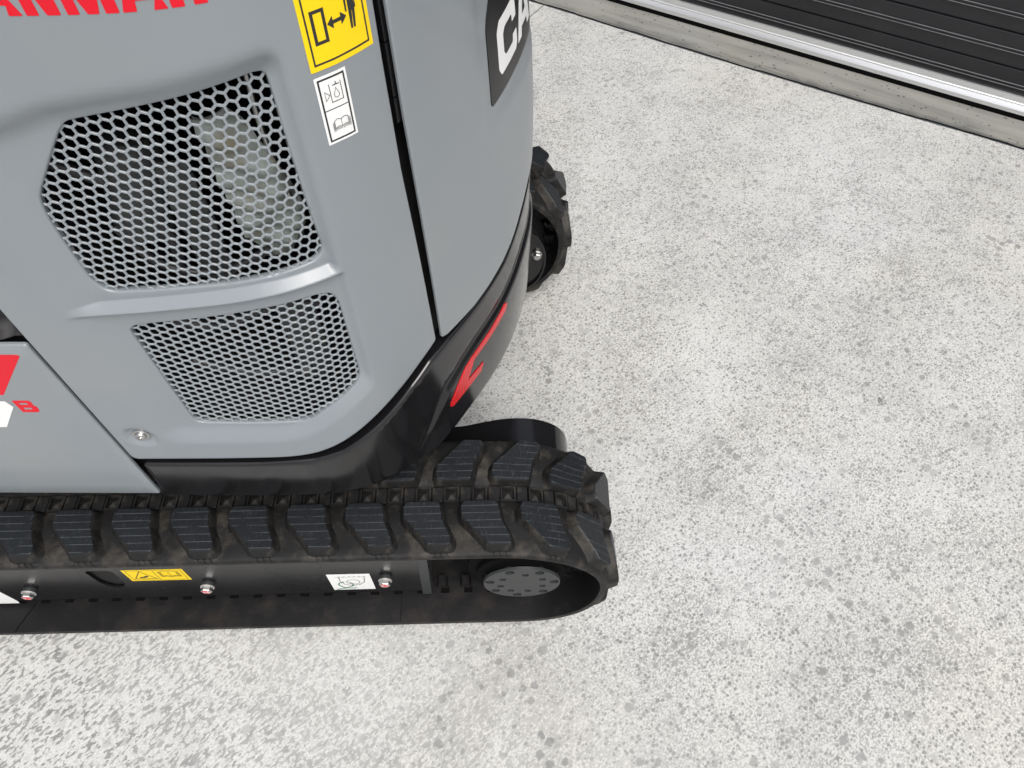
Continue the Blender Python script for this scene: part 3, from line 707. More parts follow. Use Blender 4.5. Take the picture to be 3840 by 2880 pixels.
# ------------------------------------------------------------------ printed stickers and lettering
mdoor = lambda s, z, l: surf(s, z, h_door(s, z) + l)
mrear = lambda s, z, l: surf(s, z, h_rear(s, z) + l)
mleft = lambda s, z, l: surf(s, z, l)
mtrim = lambda s, z, l: surf(s, z, h_trim(s, z) + l)
def rect(a, b, c, d): return [(a, b), (c, b), (c, d), (a, d)]
K = 'ink'
yt = 1.225
lay = [('yellow', roundpoly(rect(1.4262, 1.1174, 1.4955, yt), .001), []), (K, rect(1.4305, 1.1218, 1.4915, yt - .004), [rect(1.4322, 1.1236, 1.4897, yt - .0058)]),
       (K, rect(1.4360, 1.1384, 1.4496, 1.1668), [rect(1.4390, 1.1413, 1.4467, 1.1640)]),
       (K, [(1.4503, 1.1522), (1.4563, 1.1575), (1.4563, 1.1537), (1.4646, 1.1537), (1.4646, 1.1575), (1.4708, 1.1522), (1.4646, 1.1468), (1.4646, 1.1506), (1.4563, 1.1506), (1.4563, 1.1468)], []),
       (K, roundpoly([(1.4741, 1.175), (1.4736, 1.1400), (1.4758, 1.1398), (1.4772, 1.1540), (1.4776, 1.1540), (1.4768, 1.1398), (1.4790, 1.1400), (1.4810, 1.1560), (1.4815, 1.175)], .0006), []),
       (K, roundpoly([(1.4722, 1.1755), (1.4704, 1.1690), (1.4704, 1.1552), (1.4720, 1.1550), (1.4733, 1.1755)], .0005), []),
       (K, roundpoly([(1.4822, 1.1755), (1.4822, 1.1555), (1.4803, 1.1553), (1.4834, 1.1690), (1.4834, 1.1755)][::-1], .0003), []),
       (K, [(1.4778 + .0035 * math.cos(t * math.pi / 8), 1.1805 + .004 * math.sin(t * math.pi / 8)) for t in range(16)], [])]
decal('warning_sticker', door, lay, mdoor)['label'] = 'yellow keep clear warning sticker'
lay = [('white', rect(1.4267, 1.0457, 1.4590, 1.1120), []), (K, rect(1.4290, 1.0480, 1.4567, 1.1097), [rect(1.4308, 1.0498, 1.4549, 1.1079)]), (K, rect(1.4309, 1.0790, 1.4548, 1.0799), [])]
for P, w in (([(1.4392, 1.1030), (1.4395, 1.0856), (1.4512, 1.0856), (1.4510, 1.1030)], .0007), ([(1.4425, 1.1010), (1.4495, 1.1010)], .0008), ([(1.4460, 1.1012), (1.4460, 1.1040)], .0008)):
    o, h = stroke(P, w); lay.append((K, o, h))
drop = [(1.4453, .0)]; dr = [(1.4453 + .0026 * math.cos(t), 1.0915 + .0026 * math.sin(t)) for t in np.linspace(math.radians(150), math.radians(390), 14)] + [(1.4453, 1.0982)]
for P, w in ((dr, .0005), ([(1.4338, 1.0975), (1.4338, 1.0888), (1.4384, 1.0930)], .0005)):
    o, h = stroke(P, w, True); lay.append((K, o, h))
bk = lambda k: [(1.4352 + k, 1.0660 - k * 1.6), (1.4352 + k, 1.0578 - k)]
for P, w in (([(1.4368, 1.0675), (1.4400, 1.0690), (1.4440, 1.0678), (1.4480, 1.0690), (1.4514, 1.0678), (1.4514, 1.0605), (1.4480, 1.0614), (1.4440, 1.0602), (1.4400, 1.0614), (1.4368, 1.0602)], .0005),):
    o, h = stroke(P, w, True); lay.append((K, o, h))
for P in ([(1.4440, 1.0678), (1.4440, 1.0603)], [(1.4359, 1.0668), (1.4359, 1.0592), (1.4400, 1.0602), (1.4436, 1.0592)], [(1.4445, 1.0592), (1.4480, 1.0602), (1.4523, 1.0592), (1.4523, 1.0668)],
          [(1.4350, 1.0660), (1.4350, 1.0580), (1.4400, 1.0591), (1.4437, 1.0582)], [(1.4444, 1.0582), (1.4480, 1.0591), (1.4532, 1.0580), (1.4532, 1.0660)]):
    o, h = stroke(P, .0004); lay.append((K, o, h))
decal('service_sticker', door, lay, mdoor)['label'] = 'white sticker with oil level and manual symbols'

# red maker lettering, bold capitals with cut corners, feet on z = 1.194
def L_(x, w, kind, zb=1.1938, H=.036):
    t = .0095
    if kind == 'A': return [([(x, 0), (x + w * .36, H), (x + w * .64, H), (x + w, 0), (x + w - .0100, 0), (x + w * .78, H * .21), (x + w * .22 + .004, H * .21), (x + .0098, 0)], [[(x + w * .38, H * .40), (x + w * .66, H * .40), (x + w * .50, H * .74)]])]
    if kind == 'N': return [([(x, 0), (x, H), (x + .0105, H), (x + w - .009, H * .38), (x + w - .009, H), (x + w, H), (x + w, 0), (x + w - .0098, 0), (x + .0088, H * .62), (x + .0088, 0)], [])]
    if kind == 'M': return [([(x, 0), (x, H), (x + .0105, H), (x + w / 2, H * .42), (x + w - .0105, H), (x + w, H), (x + w, 0), (x + w - .0095, 0), (x + w - .0095, H * .50), (x + w * .5 + .004, 0), (x + w * .5 - .004, 0), (x + .0085, H * .50), (x + .0085, 0)], [])]
    if kind == 'R': return [([(x, 0), (x, H), (x + w * .75, H), (x + w, H * .8), (x + w, H * .45), (x + w * .82, H * .34), (x + w, H * .2), (x + w, 0), (x + w - .0098, 0), (x + w - .0098, H * .2), (x + w * .5, H * .3), (x + .0095, H * .3), (x + .0095, 0)], [[(x + .0095, H * .52), (x + w * .62, H * .52), (x + w * .62, H * .76), (x + .0095, H * .76)]])]
    if kind == 'Y': return [([(x + w * .5 - .005, 0), (x + w * .5 - .005, H * .45), (x, H), (x + .0105, H), (x + w * .5, H * .62), (x + w - .0105, H), (x + w, H), (x + w * .5 + .005, H * .45), (x + w * .5 + .005, 0)], [])]
for x, w, k in ((1.156, .034, 'Y'), (1.193, .038, 'A'), (1.2340, .0245, 'N'), (1.2635, .0368, 'M'), (1.3028, .0320, 'A'), (1.3373, .0262, 'R')):
    lay = [('red', roundpoly([(a, 1.1938 + b) for a, b in o], .0008, 2), [[(a, 1.1938 + b) for a, b in h] for h in hs_]) for o, hs_ in L_(x, w, k)]
    decal('letter', door, lay, mdoor)

# tail decal: black field with white letters C A
bgp = roundpoly([(1.7039, .9336), (SMAX - 1.7039, .9336), (SMAX - 1.7039, 1.083), (1.740, 1.083), (1.7098, 1.0418), (1.7045, 1.028)], [.006, .006, .006, .006, .008, .008])
Cp = roundpoly([(1.7359, 0.966), (1.7441, 0.9558), (1.8105, 0.9552), (1.8184, 0.9631), (1.8184, 0.9797), (1.7996, 0.9795), (1.7995, 0.971), (1.7655, 0.9716), (1.7588, 0.9777), (1.7587, 1.0), (1.7666, 1.0059), (1.7995, 1.0053), (1.7997, 0.9951), (1.8184, 0.9954), (1.8182, 1.0127), (1.8093, 1.0214), (1.7469, 1.0217), (1.736, 1.0113)], .003, 3)
Ap = [(1.8219, 0.9554), (1.8452, 1.0207), (1.8802, 1.0195), (1.9115, 0.9494), (1.8837, 0.953), (1.8795, 0.965), (1.8466, 0.9664), (1.8428, 0.9549)]
Ah = [(1.8515, 0.9799), (1.8731, 0.979), (1.862, 1.0056)]
decal('tail_decal', rear, [('decalblack', bgp, []), ('white', Cp, []), ('white', Ap, [Ah])], mrear, grid=.004, lift=.0011)['label'] = 'glossy black tail decal with white letters'

# reflective tape on the skirt
tp = [(1.7110, .5660), (1.7180, .5640), (1.7195, .5565), (1.7117, .5485), (1.6528, .5445), (1.6010, .5430), (1.5785, .5110), (1.6295, .5040), (1.6218, .4885), (1.5820, .4900), (1.5345, .4930), (1.5281, .4990), (1.5288, .5045), (1.5520, .5307), (1.5760, .5510), (1.5980, .5560), (1.6546, .5590)]
decal('reflective_tape', trim, [('tape', roundpoly(tp, .0014, 3), [])], mtrim, grid=.003, lift=.0014)

# lower side panel print
decal('model_decal', left, [('red', roundpoly([(.895, .7125), (.9365, .7125), (1.0030, .7935), (1.0000, .7955), (.895, .7955)], [.001, .001, .004, .003, .001]), []),
      ('white', [(.80, .6355), (.8965, .6360), (.9335, .6850), (.9300, .6985), (.80, .6985)], [])], mleft)['label'] = 'red and white number decal'
b0 = [(.9400, .6990), (.9590, .6990), (.9625, .6965), (.9620, .6890), (.9625, .6870), (.9650, .6840), (.9650, .6755), (.9630, .6730), (.9400, .6730)]
sl = lambda P: [(a - .3 * (.686 - b) * 0, b) for a, b in P]
b0 = [(.9392, .6994), (.9600, .6996), (.9627, .6967), (.9614, .6890), (.9638, .6860), (.9636, .6795), (.9622, .6755), (.9600, .6731), (.9392, .6729)]
decal('letter', left, [('red', roundpoly(b0, .0012, 3), [[(.9452, .6897), (.9558, .6899), (.9559, .6944), (.9456, .6944)], [(.9452, .6786), (.9560, .6790), (.9560, .6836), (.9452, .6836)]])], mleft)

# ------------------------------------------------------------------ rubber tracks
RX, RZ, NE = .155, .175, 2.25
def _loop():
    t = np.linspace(math.pi / 2, -math.pi / 2, 400)
    cx = RX * np.sign(np.cos(t)) * np.abs(np.cos(t)) ** (2 / NE); cz = RZ * np.sign(np.sin(t)) * np.abs(np.sin(t)) ** (2 / NE)
    # the upper run falls away towards the end wheel a little earlier than the lower one lifts
    up_ = t > 0; cx = np.where(up_, -.05 + (RX + .05) * np.cos(t), cx); cz = np.where(up_, RZ * np.sin(t), cz)
    cap = np.stack([cx, cz], 1); capL = np.linalg.norm(np.diff(cap, axis=0), axis=1).sum()
    n = round((2 * 1.26 + 2 * capL) / .096); n += n % 2
    L = (n * .096 - 2 * capL) / 2 + .05
    P = np.vstack([[(-L, RZ)], cap, -cap - [L, 0]]); P = np.vstack([P, P[:1]])
    u = np.r_[0, np.cumsum(np.linalg.norm(np.diff(P, axis=0), axis=1))]
    return u, P, L, n
U_, PT_, LEN, NL = _loop(); UL = U_[-1]
_uu = np.arange(0, UL, .004)
_px = np.interp(_uu, U_, PT_[:, 0]); _pz = np.interp(_uu, U_, PT_[:, 1])
_k = np.exp(-.5 * (np.arange(-9, 10) / 4.) ** 2); _k /= _k.sum()
_tan = np.stack([np.roll(_px, -1) - np.roll(_px, 1), np.roll(_pz, -1) - np.roll(_pz, 1)], 1)
_tan = np.stack([np.convolve(np.r_[_tan[-9:, i], _tan[:, i], _tan[:9, i]], _k, 'valid') for i in (0, 1)], 1)
_tan /= np.linalg.norm(_tan, axis=1)[:, None]
def tpt(u, y, r):
    # belt coordinates (along the loop, across, outwards) -> track coordinates
    u = np.mod(np.asarray(u, float), UL); x = np.interp(u, U_, PT_[:, 0]); z = np.interp(u, U_, PT_[:, 1])
    i = (u / .004).astype(int) % len(_uu); f = (u / .004) % 1
    t = _tan[i] * (1 - f)[..., None] + _tan[(i + 1) % len(_uu)] * f[..., None]
    return np.stack([x - t[..., 1] * r, y + 0 * x, z + t[..., 0] * r + RZ], -1)
# outward normal: left of the direction of travel (top run goes +x)
LUG = [(.000, .086), (.003, .089), (.054, .089), (.058, .086), (.060, .077), (.064, .055), (.078, .024), (.078, .015), (.074, .011), (.047, .010), (.041, .013), (.037, .019), (-.001, .060), (-.003, .078)]
LUG0 = -.0995
def lug_rings():
    q = roundpoly(LUG, .0025, 2)
    if area(q) < 0: q = q[::-1]
    t = np.roll(q, -1, 0) - np.roll(q, 1, 0); t /= np.linalg.norm(t, axis=1)[:, None] + 1e-12
    o = np.stack([t[:, 1], -t[:, 0]], 1)
    R = []
    for e, r in ((.0125, -.002), (.0075, .003), (.004, .009), (.0018, .016), (0, .0215), (-.0012, .0228)):
        p = q + o * e; rr = np.full(len(p), r)
        if e > .003:
            p[:, 1] = np.clip(p[:, 1], .0035, .0935)
            rr = np.where(p[:, 1] < .006, rr - .006 * (e / .0125), rr)
        R.append((p, rr))
    return R
LR = lug_rings()
def lug_mesh(name, u0, mirror):
    n = len(LR[0][0]); V = []; F = []
    for p, rr in LR:
        a = p.copy()
        if mirror: a[:, 1] = .218 - a[:, 1]
        V.append((a[:, 0] + u0, a[:, 1], rr))
    X = np.vstack([tpt(a, b, c) for a, b, c in V])
    o = tpt(np.array(u0 + .035), np.array(.0), np.array(0.)); X = X - o
    for k in range(len(LR) - 1):
        for i in range(n):
            j = (i + 1) % n; F.append((k * n + i, k * n + j, (k + 1) * n + j, (k + 1) * n + i))
    top = tuple(range((len(LR) - 1) * n, len(LR) * n)); F.append(top)
    if mirror: F = [f[::-1] for f in F]
    fm = [0] * (len(F) - 1 - n) + [1] * n + [1]
    # three narrow moulded slits run from the lug foot down the shoulder
    xs = X.tolist()
    for du, sk in ((.050, .003), (.0595, .004), (.069, .006)):
        pts = [(.0070, .0040), (.0035, .0022), (.0012, .0008), (-.0004, -.0018), (-.0012, -.0045)]
        q = []
        for k_, (yy, r_) in enumerate(pts):
            for e in (-.00045, .00045): q.append((u0 + du + sk * k_ / 4 + e, (.218 - yy) if mirror else yy, r_ + .0012))
        qa = np.array(q); o2 = len(xs); xs += (tpt(qa[:, 0], qa[:, 1], qa[:, 2]) - o).tolist()
        for k_ in range(4): F.append((o2 + 2 * k_, o2 + 2 * k_ + 1, o2 + 2 * k_ + 3, o2 + 2 * k_ + 2)); fm.append(2)
    me = bpy.data.meshes.new(name); me.from_pydata(xs, [], F)
    me.materials.append(M['rubber']); me.materials.append(M['lugtop']); me.materials.append(M['sealrubber'])
    me.polygons.foreach_set('material_index', fm); me.shade_smooth(); me.set_sharp_from_angle(angle=math.radians(38)); me.update()
    return me, o
def win_mesh(u0):
    # steel core link showing in the middle of the belt: square frame, sunk pyramid, plus a rubber pad beside it
    V = []; F = []
    def ring(a, b, r): 
        o = len(V); V.extend([(u0 - a, .109 - b, r), (u0 + a, .109 - b, r), (u0 + a, .109 + b, r), (u0 - a, .109 + b, r)]); return o
    rs = [ring(.0135, .0150, .000), ring(.0125, .0140, .0072), ring(.0098, .0112, .0072), ring(.0090, .0104, .0010)]
    for a, b in zip(rs, rs[1:]):
        for i in range(4): F.append((a + i, a + (i + 1) % 4, b + (i + 1) % 4, b + i))
    k = len(V); V.append((u0, .109, .0052)); b = rs[-1]
    for i in range(4): F.append((b + i, b + (i + 1) % 4, k))
    c = len(V); x0, x1 = u0 + .0150, u0 + .0330
    for r, e in ((.0, 0), (.0058, 0), (.0068, .001)):
        V.extend([(x0 + e, .095 + e, r), (x1 - e, .095 + e, r), (x1 - e, .123 - e, r), (x0 + e, .123 - e, r)])
    for q in range(2):
        for i in range(4): F.append((c + q * 4 + i, c + q * 4 + (i + 1) % 4, c + q * 4 + 4 + (i + 1) % 4, c + q * 4 + 4 + i))
    F.append((c + 8, c + 9, c + 10, c + 11))
    A = np.array(V); X = tpt(A[:, 0], A[:, 1], A[:, 2]); o = tpt(np.array(u0), np.array(0.), np.array(0.)); X = X - o
    me = bpy.data.meshes.new('core_link'); me.from_pydata(X.tolist(), [], F); me.materials.append(M['rubber']); me.update()
    return me, o
ULUG = LEN + LUG0            # loop coordinate of one near-row lug start (loop starts at x = -LEN)
PROF = [(.0, -.0125), (-.001, -.003), (.0015, .0005), (.006, .0022), (.018, .0042), (.05, .0045), (.088, .0040), (.093, .0005), (.125, .0005), (.130, .0040), (.168, .0045), (.200, .0042), (.212, .0022), (.2165, .0005), (.219, -.003), (.218, -.0125), (.205, -.0135), (.14, -.016), (.109, -.016), (.078, -.016), (.013, -.0135)]
def belt_mesh():
    us = np.arange(0, UL - 1e-6, UL / round(UL / .006)); n = len(PROF); V = []; F = []
    for u in us:
        for (y, r) in PROF: V.append((u, y, r))
    A = np.array(V); rr = A[:, 2].copy()
    # scooped valleys between the lugs near both shoulders
    for row, y0, ph in ((0, .030, .0), (1, .188, -.044)):
        c = np.mod(A[:, 0] - (ULUG + ph) + .020 - .55 * (np.abs(A[:, 1] - y0)) * 0, .096) - .0
        w = np.exp(-((c - .008) / .016) ** 2) * np.exp(-((A[:, 1] - y0) / .022) ** 2)
        rr -= .003 * w * (rr > -.002)
    X = tpt(A[:, 0], A[:, 1], rr); m = len(us)
    for i in range(m):
        for j in range(n):
            a = i * n + j; b = i * n + (j + 1) % n; c = ((i + 1) % m) * n + (j + 1) % n; d = ((i + 1) % m) * n + j
            F.append((a, d, c, b))
    me = bpy.data.meshes.new('belt'); me.from_pydata(X.tolist(), [], F); me.materials.append(M['rubber']); me.materials.append(M['rubberdark'])
    fm = []
    for i in range(m):
        for j in range(n): fm.append(1 if j >= 15 else 0)
    me.polygons.foreach_set('material_index', fm); me.shade_smooth(); me.set_sharp_from_angle(angle=math.radians(45)); me.update(); return me
belt = belt_mesh()
lug_cache = {}
def tooth_mesh():
    b = MB()
    k = 0
    for i in range(int(round(UL / .048))):
        u = ULUG + .006 + i * .048
        for (ya, yb) in ((.068, .086), (.134, .152)):
            P = []
            for r, e in ((-.015, 0), (-.040, .004)):
                for (uu, yy) in ((u - .011 + e, ya), (u + .011 - e, ya), (u + .011 - e, yb), (u - .011 + e, yb)): P.append((uu, yy, r))
            A = np.array(P); X = tpt(A[:, 0], A[:, 1], A[:, 2]); o = len(b.v)
            b.add(X.tolist(), [(0, 4, 5, 1), (1, 5, 6, 2), (2, 6, 7, 3), (3, 7, 4, 0), (4, 7, 6, 5)])
    me = bpy.data.meshes.new('guide_teeth'); me.from_pydata(b.v, [], b.f); me.materials.append(M['rubberdark']); me.update(); return me
teeth = tooth_mesh()

def hex_poly(r, n=6, ph=0): return [(r * math.cos(ph + 2 * math.pi * i / n), r * math.sin(ph + 2 * math.pi * i / n)) for i in range(n)]
def plate(outline, holes, y, th, axis_y=True, er=0):
    V, T, L = triangulate(outline, holes, .05, (), .02)
    v = [(a, y, b) for a, b in V]; f = [tuple(int(i) for i in t) for t in T]
    for l in L:
        o = len(v); n = len(l); v += [(a, y, b) for a, b in l] + [(a, y + th, b) for a, b in l]
        f += [(o + (i + 1) % n, o + i, o + n + i, o + n + (i + 1) % n) for i in range(n)]
    return v, f

def build_track(Y0, dx, flip):
    root = build('rubber_track', [], [], 'rubber'); root.data = belt
    sy = -1 if flip else 1
    root.location = (dx, Y0 + (.218 if flip else 0), 0); root.scale = (1, 1, 1)
    if flip:   # mirrored running gear: rotate half a turn would reverse the ends, so the far belt keeps its direction
        root.location = (dx, Y0, 0)
    adopt(root)
    root['label'] = 'near rubber track' if not flip else 'far rubber track'
    for row in (0, 1):
        for i in range(NL):
            u0 = (ULUG + (-.0445 if row else 0) + i * .096) % UL
            x0 = np.interp(u0, U_, PT_[:, 0]); straight = (.01 < u0 < LEN - .17) or (UL / 2 + .01 < u0 < UL / 2 + LEN - .17)
            key = (row, 'top' if u0 < LEN else 'bot') if straight else (row, round(u0, 4))
            if key not in lug_cache: lug_cache[key] = lug_mesh('tread_lug', u0, bool(row))[0]
            o = tpt(np.array(u0 + .035), np.array(0.), np.array(0.))
            link('tread_lug', lug_cache[key], root, o.tolist())
    for i in range(2 * NL):
        u0 = (LEN - .311 + .048 * i) % UL
        straight = (.05 < u0 < LEN - .11) or (UL / 2 + .05 < u0 < UL / 2 + LEN - .11)
        key = ('w', u0 < LEN) if straight else ('w', round(u0, 4))
        if key not in lug_cache: lug_cache[key] = win_mesh(u0)[0]
        link('core_link', lug_cache[key], root, tpt(np.array(u0), np.array(0.), np.array(0.)).tolist())
    t = link('guide_teeth', teeth, root); t['kind'] = 'stuff'
    return root
near = build_track(0., 0., False)
farT = build_track(.905, -.019, True)

# splits in the inner face of the near belt
for P in ([(-1.012, .001), (-1.010, .012), (-1.004, .022), (-1.001, .034), (-.995, .045), (-.990, .060)], [(-.2435, .002), (-.2440, .03), (-.2438, .062)]):
    o, _ = stroke(P, .0022 if P[0][0] < -.9 else .0009); V, T, L = triangulate(o, [], .05, (), .01)
    build('split_line', [(a, b, .0140 + .0022 * min(1, max(0, (b - .013) / .065)) if b > .013 else .0130 + (b / .013) * .0013) for a, b in V], T.tolist(), 'sealrubber', near)

# track frame
def frame(Yf, inward, dx, detailed):
    # Yf: y of the outer face; inward: +1 when the frame lies at larger y
    slot = roundpoly([(-.8110, .1870), (-.7600, .1870), (-.7610, .124), (-.7715, .1035), (-.7895, .0997), (-.8075, .1240)], .012, 5)
    out = roundpoly([(-1.25, .042), (-.188, .042), (-.175, .065), (-.175, .29), (-1.25, .29)], .01, 4)
    v, f = plate(out, [slot] if detailed else [], 0, .004)
    b = MB(); b.add([(x, y * inward, z) for x, y, z in v], f if inward > 0 else [q[::-1] for q in f])
    b.box(-1.25, -.18, *(sorted((.080 * inward, .135 * inward))), .06, .29)
    b.box(-1.25, -.18, *(sorted((.010 * inward, .085 * inward))), .275, .29)
    b.add([(x, .008 * inward, z) for x, z in ((-.83, .06), (-.74, .06), (-.74, .25), (-.83, .25))], [(0, 1, 2, 3), (3, 2, 1, 0)], 1)  # black sheet added close behind the slot paints its inside as deep shade
    fr = b.build('track_frame', ['blackpaint', 'void'], loc=(dx, Yf, 0)); adopt(fr)
    return fr
fr = frame(.055, 1, 0, True); frame(1.09, -1, -.014, False)
# bright edge of the end plate
b = MB(); 
P = [(-.199, .0295), (-.181, .0295), (-.171, .27), (-.189, .27)]
b.add([(x, -.0035, z) for x, z in P] + [(x, .055, z) for x, z in P], [(0, 1, 2, 3), (1, 5, 6, 2), (0, 3, 7, 4), (4, 7, 6, 5), (0, 4, 5, 1)])
ep = b.build('end_plate', ['hub'], fr)
for x, zc in ((-.953, .103), (-.606, .112), (-.262, .122)):
    rb = MB(); c0 = (x, -.0, zc)
    c0 = (x, .011, zc); rb.lathe([(.0115, 0), (.0115, .016), (.0105, .018)], c0, n=28, m=0)
    rb.lathe([(.0128, .018), (.0134, .019), (.0128, .0208)], c0, n=32, m=1)
    rb.lathe([(.0102, .0208), (.0108, .0208)], c0, n=6, m=2, cap=False)
    ph = random.random()
    rb.lathe([(.0110, .0205), (.0110, .0275), (.0098, .0290)], c0, axis=(0.0, -1, 0), n=6, m=2)
    rb.lathe([(.0078, .0285), (.0078, .0292)], c0, n=24, m=3)
    rb.build('roller_bolt', ['hub', 'washer', 'chrome', 'redpaint'], fr, smooth=True, angle=25)
def mfr(a, z, l):
    a = np.asarray(a, float); return np.stack([a * 1.0202 + .0006, 0 * a - l, np.asarray(z, float) * 1.0202 - .0294], -1)
lay = [('yellow', rect(-.7285, .1600, -.6178, .2120), []), (K, rect(-.7230, .1640, -.6222, .2090), [rect(-.7218, .1652, -.6234, .2078)]), (K, rect(-.6740, .1652, -.6728, .2078), [])]
o, h = stroke([(-.7180, .1700), (-.6780, .1700), (-.6980, .2050)], .0018, True); lay.append((K, o, h))
lay.append((K, roundpoly([(-.7090, .1740), (-.7060, .1790), (-.6990, .1800), (-.6950, .1850), (-.6900, .1840), (-.6900, .1790), (-.6960, .1760), (-.7020, .1740)], .001), []))
for k in range(3):
    e = .0022 * k; o, h = stroke([(-.6660 + e, .2030), (-.6660 + e, .1780 + e), (-.6560, .1800 + e), (-.6475, .1770 + e), (-.6390, .1800 + e), (-.6290 - e, .1780 + e), (-.6290 - e, .2030)], .0008); lay.append((K, o, h))
for P in ([(-.6475, .2020), (-.6475, .1816)], [(-.6616, .2030), (-.6560, .2045), (-.6475, .2020), (-.6390, .2045), (-.6334, .2030)]):
    o, h = stroke(P, .0008); lay.append((K, o, h))
decal('warning_sticker', fr, lay, mfr)['label'] = 'yellow sticker with hazard triangle and manual symbol'
lay = [('white', rect(-.3665, .0860, -.2855, .1660), [])]
o, h = stroke([(-.3540, .1510), (-.2950, .1520)], .0010); lay.append((K, o, h))
for k in range(6):
    x = -.3470 + k * .0095; o, h = stroke([(x, .1518), (x + .004, .1565)], .0009); lay.append((K, o, h))
o, h = stroke([(-.3455, .1505), (-.3460, .1300), (-.3400, .1160), (-.3270, .1085), (-.3130, .1120), (-.3010, .1260), (-.2975, .1505)], .0012); lay.append((K, o, h))
o, h = stroke([(-.3220 + .0125 * math.cos(t), .1275 + .0115 * math.sin(t)) for t in np.linspace(0, 2 * math.pi, 22, endpoint=False)], .0010, True); lay.append((K, o, h))
o, h = stroke([(-.3600, .0900), (-.3420, .0950), (-.3280, .1050), (-.3235, .1160), (-.3300, .1255)], .0022); lay.append(('green', o, h))
o, h = stroke([(-.3400, .1280), (-.3500, .1230), (-.3525, .1130), (-.3460, .1010), (-.3330, .0945), (-.3200, .0960)], .0022); lay.append(('green', o, h))
decal('tie_down_sticker', fr, lay, mfr)['label'] = 'white sticker showing a tie down hook'
lay = [('white', [(-1.12, .0560), (-.9960, .0560), (-.9940, .0660), (-.9985, .1230), (-1.12, .1620)], [])]
o, h = stroke([(-1.030 + .012 * math.cos(t), .098 + .012 * math.sin(t)) for t in np.linspace(0, 2 * math.pi, 18, endpoint=False)], .001, True); lay.append((K, o, h))
decal('tie_down_sticker', fr, lay, mfr)['label'] = 'cut corner of a white sticker'

# lower rollers, sprocket, hub
def wheelset(y0, sgn, dx):
    for x in (-.92, -.585, -.25):
        b = MB(); b.lathe([(.012, 0), (.045, .0), (.052, .004), (.052, .03), (.035, .034), (.035, .06)], (x + dx, y0 + sgn * .068, .078), axis=(0, sgn, 0), n=28)
        adopt(b.build('track_roller', ['blackpaint'], smooth=True))
    b = MB(); T = 13
    pr = []
    for i in range(T * 4):
        a = 2 * math.pi * i / (T * 4); pr.append(((.118 if i % 4 in (0, 1) else .101) * math.cos(a), (.118 if i % 4 in (0, 1) else .101) * math.sin(a)))
    n = len(pr); y1, y2 = y0 + sgn * .092, y0 + sgn * .122
    v = [(p[0], y1, p[1] + RZ) for p in pr] + [(p[0], y2, p[1] + RZ) for p in pr]
    b.add(v, [tuple(range(n)), tuple(reversed(range(n, 2 * n)))] + [(i, i + n, (i + 1) % n + n, (i + 1) % n) for i in range(n)])
    sp = b.build('sprocket', ['blackmatte'], loc=(dx, 0, 0)); adopt(sp)
    return sp
sp = wheelset(0, 1, 0); wheelset(1.145, -1, -.014)
# hub disc with seven large rim pockets and seven small bolts, modelled as real recesses
HZ = .169; big = [112, 58, 5, -47, -98, -145, 170]; small = [82, 26, -22, -74, -120, -163, 148]
hub_hole = []
for a in big:
    c = (.0600 * math.cos(math.radians(a)), .0600 * math.sin(math.radians(a)))
    hub_hole.append([(c[0] + .0086 * math.cos(t), c[1] + .0086 * math.sin(t)) for t in np.linspace(0, 2 * math.pi, 14, endpoint=False)])
for a in small:
    c = (.0415 * math.cos(math.radians(a)), .0415 * math.sin(math.radians(a)))
    hub_hole.append([(c[0] + .0066 * math.cos(t), c[1] + .0066 * math.sin(t)) for t in np.linspace(0, 2 * math.pi, 14, endpoint=False)])
disc = [(.0705 * math.cos(t), .0705 * math.sin(t)) for t in np.linspace(0, 2 * math.pi, 96, endpoint=False)]
V, T, L = triangulate(disc, hub_hole, .02, (), .002)
v = [(a, .0175, b + HZ) for a, b in V]; f = T.tolist()
for i, l in enumerate(L):
    o = len(v); n = len(l); dp = .005 if i == 0 else .016
    v += [(a, .0175, b + HZ) for a, b in l] + [(a * (1.0 if i else 1.02), .0175 + dp, (b) * (1.0 if i else 1.02) + HZ) for a, b in l]
    f += [(o + (j + 1) % n, o + j, o + n + j, o + n + (j + 1) % n) for j in range(n)]
    if i: f.append(tuple(range(o + n, o + 2 * n)))
hub = build('drive_hub', v, f, 'hub'); adopt(hub)
for a, rr, rb in [(a, .0600, .0042) for a in big] + [(a, .0415, .0036) for a in small]:
    b = MB(); b.lathe([(rb, 0), (rb, .0038), (rb * .85, .0044), (rb * .5, .0044), (rb * .5, .002), (.0005, .002)], (rr * math.cos(math.radians(a)), .0300, HZ + rr * math.sin(math.radians(a))), n=12)
    b.build('hub_bolt', ['hub'], hub, smooth=True)
b = MB(); b.lathe([(.100, 0), (.100, .045), (.083, .048), (.083, .060), (.067, .062), (.067, .070)], (0, .096, .172), n=48); adopt(b.build('hub_drum', ['sealrubber'], smooth=True))

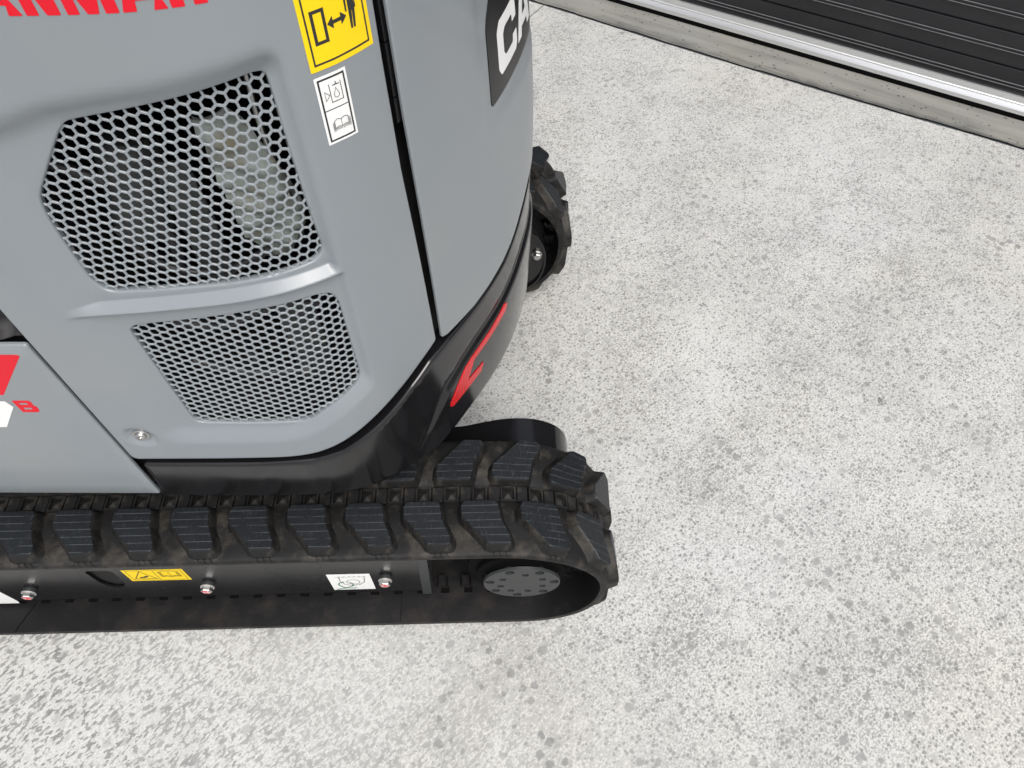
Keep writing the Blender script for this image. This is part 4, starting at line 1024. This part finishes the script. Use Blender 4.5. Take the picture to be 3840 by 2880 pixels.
# motor guards on the inner side of both sprockets
def guard(ya, yb, dx, disc_y, profile, name='motor_guard'):
    n = len(profile); v = []; f = []
    for y in (ya, yb):
        for x, z in profile: v.append((x + dx, y, z))
    for i in range(n - 1): f.append((i, i + 1, n + i + 1, n + i))
    k = len(v)
    for y in (ya, yb):
        cx, cz = .0, .175
        for x, z in profile:
            q = Vector((cx - x, cz - z)); q = q.normalized() * .004; v.append((x + q.x + dx, y, z + q.y))
    for i in range(n - 1): f.append((k + i, k + n + i, k + n + i + 1, k + i + 1))
    for a in (0, n):
        for i in range(n - 1): f.append((a + i, k + a + i, k + a + i + 1, a + i + 1) if a else (a + i + 1, k + a + i + 1, k + a + i, a + i))
    d = len(v); v += [(x * .985 + dx, disc_y, .175 + (z - .175) * .985) for x, z in profile] + [(dx - .26, disc_y, .08)]
    f.append(tuple(range(d, d + n + 1)))
    return adopt(build(name, v, f, 'blackgloss', smooth=True, angle=40))
prof = [(-.40, .262), (-.24, .262), (-.16, .264), (-.11, .268), (-.065, .282), (-.03, .291), (.0, .293), (.03, .289), (.055, .278), (.077, .260), (.092, .236), (.1, .208), (.102, .18), (.099, .15), (.090, .12), (.075, .095), (.055, .078)]
def densify(p):
    p = np.array(p); out = []
    for i in range(len(p) - 1):
        p0, p1, p2, p3 = p[max(i - 1, 0)], p[i], p[i + 1], p[min(i + 2, len(p) - 1)]
        for t in np.linspace(0, 1, 5, endpoint=False): out.append(tuple(.5 * ((2 * p1) + (p2 - p0) * t + (2 * p0 - 5 * p1 + 4 * p2 - p3) * t * t + (3 * p1 - p0 - 3 * p2 + p3) * t ** 3)))
    out.append(tuple(p[-1])); return out
prof = densify(prof)
guard(.222, .302, 0, .296, prof)
gf = guard(.845, .920, -.014, .853, prof)
b = MB(); b.lathe([(.0125, 0), (.0125, .003)], (.0655, .853, .196), n=28); b.lathe([(.0105, .003), (.0105, .012), (.0092, .0135)], (.0655, .853, .196), n=6); b.build('bolt', ['chrome'], None, smooth=True, angle=30)
bolt_o = SC.objects['bolt.001'] if 'bolt.001' in SC.objects else None
if bolt_o: bolt_o.parent = gf; bolt_o.matrix_parent_inverse = gf.matrix_world.inverted()
# carbody between the tracks
b = MB(); b.box(-1.0, -.30, .20, .95, .14, .34, bev=.02); b.lathe([(.20, 0), (.21, .01), (.21, .10)], (-.62, .575, .335), axis=(0, 0, 1), n=48)
adopt(b.build('undercarriage', ['blackpaint']))
# thin black boxes paint the shade of small pockets in the near belt's inner face
b = MB()
for i in range(44):
    x = ULUG - LEN + .006 + (i - 24) * .048 - .062
    if -1.3 < x < -.02: b.box(x - .0085, x + .0085, .0575, .070, .0130, .0166)
k_ = b.build('belt_pocket_shade', ['sealrubber'], near); k_['kind'] = 'stuff'
